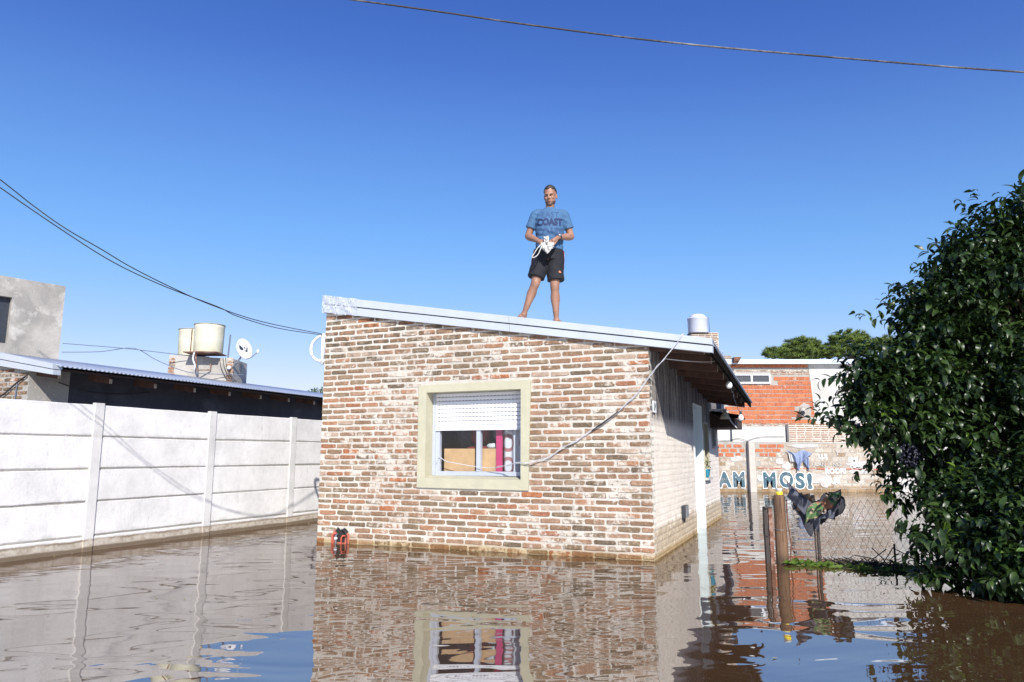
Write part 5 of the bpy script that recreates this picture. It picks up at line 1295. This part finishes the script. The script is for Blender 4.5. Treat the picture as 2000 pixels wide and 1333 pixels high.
def limb(mb, pts, n=16):
    """pts: (x,y,z,r[,ry]); interpolated, rounded at both ends"""
    P=[Vector(p[:3]) for p in pts]; Rr=[p[3] for p in pts]
    pth=smooth_path(P,4); rr=[]
    for i in range(len(P)-1):
        for k in range(4): 
            t=k/4; t=t*t*(3-2*t); rr.append(Rr[i]*(1-t)+Rr[i+1]*t)
    rr.append(Rr[-1]); mb.tube(pth, rr, n); mb.ell(pth[0], rr[0],rr[0],rr[0],n,8); mb.ell(pth[-1], rr[-1],rr[-1],rr[-1],n,8); return mb
def ringloft(mb, rings, n=28):
    """rings: (cx,cy,cz,rx,ry)"""
    vs=[];fs=[]
    for (cx,cy,cz,rx,ry) in rings:
        for k in range(n):
            a=2*math.pi*k/n; ca,sa=math.cos(a),math.sin(a); ex=.85
            vs.append((cx+rx*math.copysign(abs(ca)**ex,ca), cy+ry*math.copysign(abs(sa)**ex,sa), cz))
    for i in range(len(rings)-1):
        for k in range(n): fs.append((i*n+k,i*n+(k+1)%n,(i+1)*n+(k+1)%n,(i+1)*n+k))
    fs.append(tuple(range(n))[::-1]); fs.append(tuple((len(rings)-1)*n+k for k in range(n)))
    return mb.add(vs,fs)
SHL, SHR = Vector((-.165,.0,1.425)), Vector((.195,.0,1.425))
ELL, ELR = Vector((-.262,.03,1.135)), Vector((.285,.03,1.13))
WRL, WRR = Vector((-.145,-.19,1.010)), Vector((.110,-.19,1.055))
HPL, HPR = Vector((-.085,.0,.90)), Vector((.085,.0,.90))
KNL, KNR = Vector((-.175,-.055,.505)), Vector((.068,-.035,.462))
ANL, ANR = Vector((-.318,.02,.125)), Vector((.088,.03,.045))
def arm(mb, s, e, w):
    m1=s.lerp(e,.45); m2=e.lerp(w,.3); m3=e.lerp(w,.7)
    limb(mb,[(*(s+Vector((0,0,-.03))),.046),(*m1,.050),(*s.lerp(e,.85),.044),(*e,.043),(*m2,.047),(*m3,.036),(*w,.028)])
def leg(mb, h, k, a, foot):
    limb(mb,[(*h,.098),(*h.lerp(k,.4),.088),(*h.lerp(k,.8),.064),(*k,.058),(*k.lerp(a,.14)+Vector((0,.006,0)),.053),(*(k.lerp(a,.34)+Vector((0,.018,0))),.060),(*k.lerp(a,.66),.043),(*k.lerp(a,.9),.033),(*a,.034)])
    mb.ell(k+Vector((0,-.026,.005)), .040,.034,.048,14,10)                          # knee cap
    mb.ell(k.lerp(a,.30)+Vector((0,.035,0)), .046,.035,.09,14,10)                  # calf
    for s in (-1,1): mb.ell(a+Vector((s*.030,.0,.0)), .014,.018,.016,8,6)
    hl=Vector((foot[0],foot[1],foot[2])); fd=Vector((foot[3],foot[4],0)).normalized(); sd_=Vector((-fd.y,fd.x,0)); sl=-.178
    def fp(f,s,z): 
        q_=hl+fd*f+sd_*s; return Vector((q_.x,q_.y,hl.z+z+sl*(q_.x-hl.x)))
    limb(mb,[(*a,.036),(*fp(0,0,.045),.038),(*fp(.06,0,.045),.036),(*fp(.13,0,.032),.036),(*fp(.17,0,.022),.030)])
    mb.ell(fp(.145,0,.022), .045,.045,.020,14,8)
    for i,(s,l,r_) in enumerate(((-.036,.215,.0135),(-.015,.215,.010),(.003,.208,.0095),(.019,.198,.009),(.034,.186,.0085))):
        sgn = 1 if foot[3] < 0 else -1
        limb(mb,[(*fp(.16,s*sgn*-1,.016),r_*1.1),(*fp(l,s*sgn*-1.08,.012),r_)],10)
body = MB()
ringloft(body,[(.0,.0,.80,.135,.10),(.0,.0,.90,.165,.115),(.004,.0,1.0,.150,.108),(.008,-.0,1.12,.155,.115),(.012,0,1.25,.175,.122),(.015,.0,1.36,.160,.105),(.015,.005,1.42,.130,.085),(.018,.008,1.465,.075,.06)])
arm(body,SHL,ELL,WRL); arm(body,SHR,ELR,WRR)
leg(body,HPL,KNL,ANL,(-.322,.06,.036+.0,-.25,-1)); leg(body,HPR,KNR,ANR,(.088,.07,-.034,.3,-1))
limb(body,[(.018,.012,1.45,.056),(.018,.0,1.50,.056),(.020,-.012,1.56,.058)])
# head: skull, jaw, brow, nose, cheeks, ears, in head coordinates then turned towards image left and down
HR = Matrix.Rotation(R(-16),3,'Z') @ Matrix.Rotation(R(17),3,'X'); HCn = Vector((.022,-.025,1.652))
def hp(x,y,z): return HCn + HR @ Vector((x,y,z))
hd = MB()
hd.ell(hp(0,.012,.035),.078,.098,.104,24,18,HR); hd.ell(hp(0,-.018,-.045),.068,.074,.084,22,14,HR)
hd.ell(hp(0,-.058,-.098),.034,.030,.026,14,10,HR); hd.ell(hp(0,-.070,.028),.056,.022,.018,14,8,HR)
for s in (-1,1):
    hd.ell(hp(s*.040,-.062,-.022),.024,.022,.020,12,8,HR); hd.ell(hp(s*.040,-.02,-.080),.022,.045,.028,12,8,HR)
    hd.ell(hp(s*.080,.014,-.012),.009,.022,.034,12,8,HR @ Matrix.Rotation(R(-12*s),3,'Z'))
hd.tube([hp(0,-.088,.022),hp(0,-.100,-.005),hp(0,-.112,-.024),hp(0,-.096,-.032)],[.009,.011,.014,.012],10)
for s in (-1,1): hd.ell(hp(s*.012,-.094,-.027),.009,.010,.008,8,6,HR)
hd.ell(hp(0,-.084,-.062),.024,.012,.012,12,8,HR)
body.add(hd.v, hd.f)
# hands: palms with fingers curled round the white cloth
def hand(mb, w, pc, fdir, curl, side):
    fdir=fdir.normalized(); sd_=side.normalized(); pn=fdir.cross(sd_).normalized()
    limb(mb,[(*w,.027),(*(w+(pc-w)*.5),.028),(*pc,.030)],12)
    for k in (-1.1,-.4,.3,1.0): mb.ell(pc+sd_*.019*k+fdir*.012, .0145,.0145,.0145,10,8)
    for k,(o,l,r_) in enumerate(((-1.35,.068,.0085),(-.45,.078,.009),(.45,.073,.0088),(1.3,.058,.0075))):
        b0_=pc+sd_*.0195*o*.85+fdir*.018; b1=b0_+fdir*l*.42+curl*.008; b2=b1+(fdir*.75+curl*.6).normalized()*l*.32; b3=b2+(fdir*.35+curl).normalized()*l*.26
        limb(mb,[(*b0_,r_*1.12),(*b1,r_),(*b2,r_*.92),(*b3,r_*.8)],8)
    t0=w.lerp(pc,.45)-sd_*.024; t1=pc-sd_*.046+curl*.012+fdir*.004; t2=t1+(fdir*.9+curl*.3).normalized()*.032
    limb(mb,[(*t0,.0145),(*t1,.0115),(*t2,.0095)],8)
hand(body, WRL, Vector((-.105,-.245,.965)), Vector((.62,-.25,-.55)), Vector((.5,.35,-.5)), Vector((-.5,-.2,-.75)))
hand(body, WRR, Vector((.045,-.245,.995)), Vector((-.72,-.22,-.42)), Vector((-.45,.35,-.55)), Vector((-.35,.25,.8)))
bme = remesh(body, .0048, 2, 'body'); bme.materials.clear(); bme.materials.append(M['skin'])
bo = link(bpy.data.objects.new('body', bme), man)
# beard shadow, hair, brows, eyes, lips as thin shells on the head
def shell(name, mat, test, c, rx, ry, rz, nu=40, nv=28):
    q=MB(); q.ell((0,0,0),rx,ry,rz,nu,nv); keep=[f for f in q.f if all(test(Vector(q.v[i])) for i in f)]
    used=sorted({i for f in keep for i in f}); mp={o:n for n,o in enumerate(used)}
    r_=MB(); r_.add([hp(*(Vector(q.v[i])+Vector(c))) for i in used],[tuple(mp[i] for i in f) for f in keep]); o=part(name,r_,mat,man,True)
    md=o.modifiers.new('t','SOLIDIFY'); md.thickness=.006; md.offset=1; return o
shell('hair', M['hair'], lambda v: v.z > (.050 if v.y < -.050 else (-.02 if v.y > .02 else .012)) + .008*math.sin(v.x*90), (0,.012,.035), .0795,.0995,.1065)
o_=shell('beard', M['stubble'], lambda v: v.y < .03 and v.z < -.012 and not (abs(v.x)<.034 and v.z>-.034), (0,-.018,-.045), .0700,.0760,.0862)
o_.modifiers['t'].thickness=.0015
o_ = MB(); o_.ell(hp(0,-.062,-.100),.036,.032,.027,16,10,HR); part('chin_beard', o_, M['stubble'], man, True)
for s in (-1,1):
    q=MB(); q.ell(hp(s*.030,-.082,.006),.010,.006,.0036,12,8,HR); part('eye', q, M['eye'], man, True)
    q=MB(); q.ell(hp(s*.031,-.090,.024),.017,.005,.0028,12,6,HR); part('eyebrow', q, M['hair'], man, True)
q=MB(); q.ell(hp(0,-.0935,-.062),.021,.006,.0065,12,6,HR); part('lips', q, M['lip'], man, True)
# shirt
sh_ = MB()
ringloft(sh_,[(.004,.0,.935,.176,.132),(.006,-.002,1.00,.172,.130),(.010,-.004,1.10,.172,.134),(.013,-.004,1.22,.184,.138),(.015,-.002,1.33,.196,.134),(.015,.0,1.40,.182,.116),(.017,.004,1.445,.140,.092),(.018,.006,1.478,.095,.076),(.018,.006,1.496,.076,.066)])
for s0,e0 in ((SHL,ELL),(SHR,ELR)):
    mid=s0.lerp(e0,.66)+Vector((.004 if s0.x>0 else -.004,0,.0)); limb(sh_,[(*(s0+Vector((-.07 if s0.x>0 else .07,0,.012))),.052),(*(s0+Vector((0,0,-.012))),.062),(*s0.lerp(e0,.35),.066)]); 
    sh_.tube([s0+Vector((0,0,-.015)),s0.lerp(e0,.35),mid],[.058,.063,.067],18)
shm = remesh(sh_, .006, 5, 'shirt'); shm.materials.clear(); shm.materials.append(M['shirt'])
SN=np.empty(len(shm.vertices)*3,dtype=np.float32); shm.vertices.foreach_get('normal',SN); SN=SN.reshape(-1,3)
for iv,v in enumerate(shm.vertices):                                            # folds, stronger near the waist and armpits
    p=v.co; w_=max(0,min(1,(1.30-p.z)/.25)); f=.0065*noise.noise((p.x*9+p.z*14,p.y*4,p.z*26+p.x*7))+.004*noise.noise((p.x*22,p.y*9,p.z*30))
    ap=math.exp(-((abs(p.x-.015)-.17)/.06)**2-((p.z-1.32)/.10)**2)
    v.co = p + Vector(SN[iv])*(f*(.25+1.2*w_)+.004*ap*math.sin(p.z*90+p.x*40))
shm.update(); so_ = link(bpy.data.objects.new('shirt', shm), man)
# collar ring
q=MB(); q.tube([Vector((.018+.075*math.cos(a),.004+.066*math.sin(a)-.006*(1 if math.sin(a)<0 else 0),1.487-.020*max(0,-math.sin(a)))) for a in np.linspace(0,2*math.pi,30)],.006,6,cap=False); part('collar', q, M['shirt'], so_ if False else man, True)
# shorts
sr = MB()
ringloft(sr,[(.0,.0,.80,.168,.128),(.0,.0,.90,.178,.130),(.0,.0,.985,.165,.122)])
for h,k,g_ in ((HPL,KNL,-1),(HPR,KNR,1)):
    end=h.lerp(k,.80); end2=h.lerp(k,.80)+Vector((g_*.012,0,-.012))
    sr.tube([h+Vector((0,0,.03)),h.lerp(k,.22),h.lerp(k,.5),end2],[(.108,.112),(.106,.115),(.100,.108),(.103,.110)],22)
srm = remesh(sr, .006, 4, 'shorts'); srm.materials.clear(); srm.materials.append(M['shorts'])
SN=np.empty(len(srm.vertices)*3,dtype=np.float32); srm.vertices.foreach_get('normal',SN); SN=SN.reshape(-1,3)
for iv,v in enumerate(srm.vertices):
    p=v.co; v.co = p + Vector(SN[iv])*(.006*noise.noise((p.x*10,p.y*6,p.z*14+p.x*9))+.004*noise.noise((p.x*24,p.y*14,p.z*20)))
srm.update(); sro = link(bpy.data.objects.new('shorts', srm), man)
OFF[so_.name]=Vector((0,0,0)); OFF[sro.name]=Vector((0,0,0))
tree_sh = BVHTree.FromPolygons([v.co for v in shm.vertices],[p.vertices for p in shm.polygons])
tree_sr = BVHTree.FromPolygons([v.co for v in srm.vertices],[p.vertices for p in srm.polygons])
def project_text(s, size, x, z, mat, bv, par, gap=.0015, space=1.0, name='print', xs=.80, off_=.008):
    v,f = text_mesh(s, size, 0, off_, space); v=[(a[0]*xs,a[1],a[2]) for a in v]
    me=bpy.data.meshes.new('t'); me.from_pydata(v,[],f); bm=bmesh.new(); bm.from_mesh(me); bmesh.ops.triangulate(bm,faces=bm.faces)
    for _ in range(2): bmesh.ops.subdivide_edges(bm,edges=[e for e in bm.edges if e.calc_length()>.012],cuts=1,use_grid_fill=False); bmesh.ops.triangulate(bm,faces=bm.faces)
    w_=max(a[0] for a in v)
    for q_ in bm.verts:
        px,pz=x+(q_.co.x-w_/2),z+q_.co.y; hit=bv.ray_cast(Vector((px,-1,pz)),Vector((0,1,0)))
        q_.co = Vector((px,(hit[0].y if hit[0] else -.13)-gap,pz))
    bm.to_mesh(me); bm.free(); me.materials.append(mat); o=bpy.data.objects.new(name,me); link(o,par); OFF[o.name]=Vector((0,0,0)); return o
project_text('EAST', .115, .012, 1.335, M['print_faint'], tree_sh, so_, space=1.15, off_=.003)
project_text('COAST', .122, .008, 1.232, M['print'], tree_sh, so_)
project_text('COAST', .125, .008, 1.105, M['print_faint'], tree_sh, so_)
# side stripes and small mark on the shorts
def on_surface(bv, pts, name, mat, par, w=.008, axis=Vector((1,0,0)), off=.002):
    q=MB(); prev=[]
    for p in pts:
        for dy in (-w/2,w/2):
            o_=Vector(p)+axis*.4+Vector((0,dy,0)); h_=bv.ray_cast(o_,-axis); prev.append((h_[0] if h_[0] else Vector(p))+axis*off)
    q.add(prev,[(2*i,2*i+1,2*i+3,2*i+2) for i in range(len(pts)-1)]); return part(name,q,mat,par)
for ax,x,k in ((Vector((1,0,0)),.1,1),(Vector((-1,0,0)),-.1,-1)):
    for j,mt in ((-.040,'stripe_red'),(-.020,'stripe'),(.0,'stripe_red')):
        on_surface(tree_sr,[(x,j-.01+.02*t,.93-.25*t) for t in np.linspace(0,1,10)],'stripe',M[mt],sro,.009,ax,.003)
q=MB(); pts=[]
for (x,z) in ((.112,.625),(.145,.622),(.142,.634),(.133,.634),(.128,.652),(.121,.636),(.114,.634)):
    h_=tree_sr.ray_cast(Vector((x,-1,z)),Vector((0,1,0))); pts.append((x,(h_[0].y if h_[0] else -.12)-.003,z))
q.add(pts,[tuple(range(7))]); part('printed_mark', q, M['logo'], sro)
# watch
wd=(WRR-ELR).normalized(); wc=ELR.lerp(WRR,.93); sx=wd.cross(Vector((0,0,1))).normalized(); sz=sx.cross(wd)
q=MB(); q.tube([wc+(sx*math.cos(a)+sz*math.sin(a))*.033 for a in np.linspace(0,2*math.pi,20)],(.011),8,cap=False); part('watch_strap', q, M['black_metal'], man, True)
q=MB(); q.tube([wc-sx*0+Vector((0,-.028,.016)),wc+Vector((0,-.044,.024))],.020,14); part('watch_face', q, M['steel'], man, True)
# white cloth mask held between the hands
hm = thing('held_cloth', 'crumpled white cloth with a looped strap in the hands of the man', 'cloth', (PX-.04, PY-.30, PZ+1.0), frame='W')
OFF[hm.name]=Vector((-.04,-.30,1.0))
def cfn(pts, yb, nu, nv, seed):
    q=MB(); vs=[]
    for i in range(nu+1):
        for j in range(nv+1):
            u,v=i/nu,j/nv; a=Vector(pts[0]).lerp(Vector(pts[1]),u); b=Vector(pts[3]).lerp(Vector(pts[2]),u); p=a.lerp(b,v)
            vs.append((p.x,yb-.022*math.sin(u*3.1)*math.sin(v*3.1)+.03*noise.noise((u*5,v*5,seed))+.012*math.sin(u*17+v*6),p.y+.006*noise.noise((u*6,v*6,seed+4))))
    q.add(vs,[(i*(nv+1)+j,(i+1)*(nv+1)+j,(i+1)*(nv+1)+j+1,i*(nv+1)+j+1) for i in range(nu) for j in range(nv)]); return q
for nm,pts,yb,sd_ in (('cloth',[(-.120,.957),(.050,.962),(.045,.905),(-.035,.815)],-.275,1),('cloth',[(-.080,1.035),(-.015,1.045),(-.015,.96),(-.07,.94)],-.285,2),('cloth',[(-.125,.952),(-.05,.942),(-.035,.82),(-.11,.89)],-.262,3)):
    o_=part(nm,cfn(pts,yb,18,14,sd_),M['white_cloth'],hm,True); md=o_.modifiers.new('t','SOLIDIFY'); md.thickness=.005
q=MB(); q.tube(smooth_path([(-.10,-.285,0.942),(-.15,-.29,0.892),(-.205,-.285,0.807),(-.225,-.28,0.777),(-.195,-.28,0.772),(-.15,-.285,0.807),(-.115,-.287,0.882),(-.09,-.285,0.932)],4),.0065,6); part('strap', q, M['white_cloth'], hm, True)
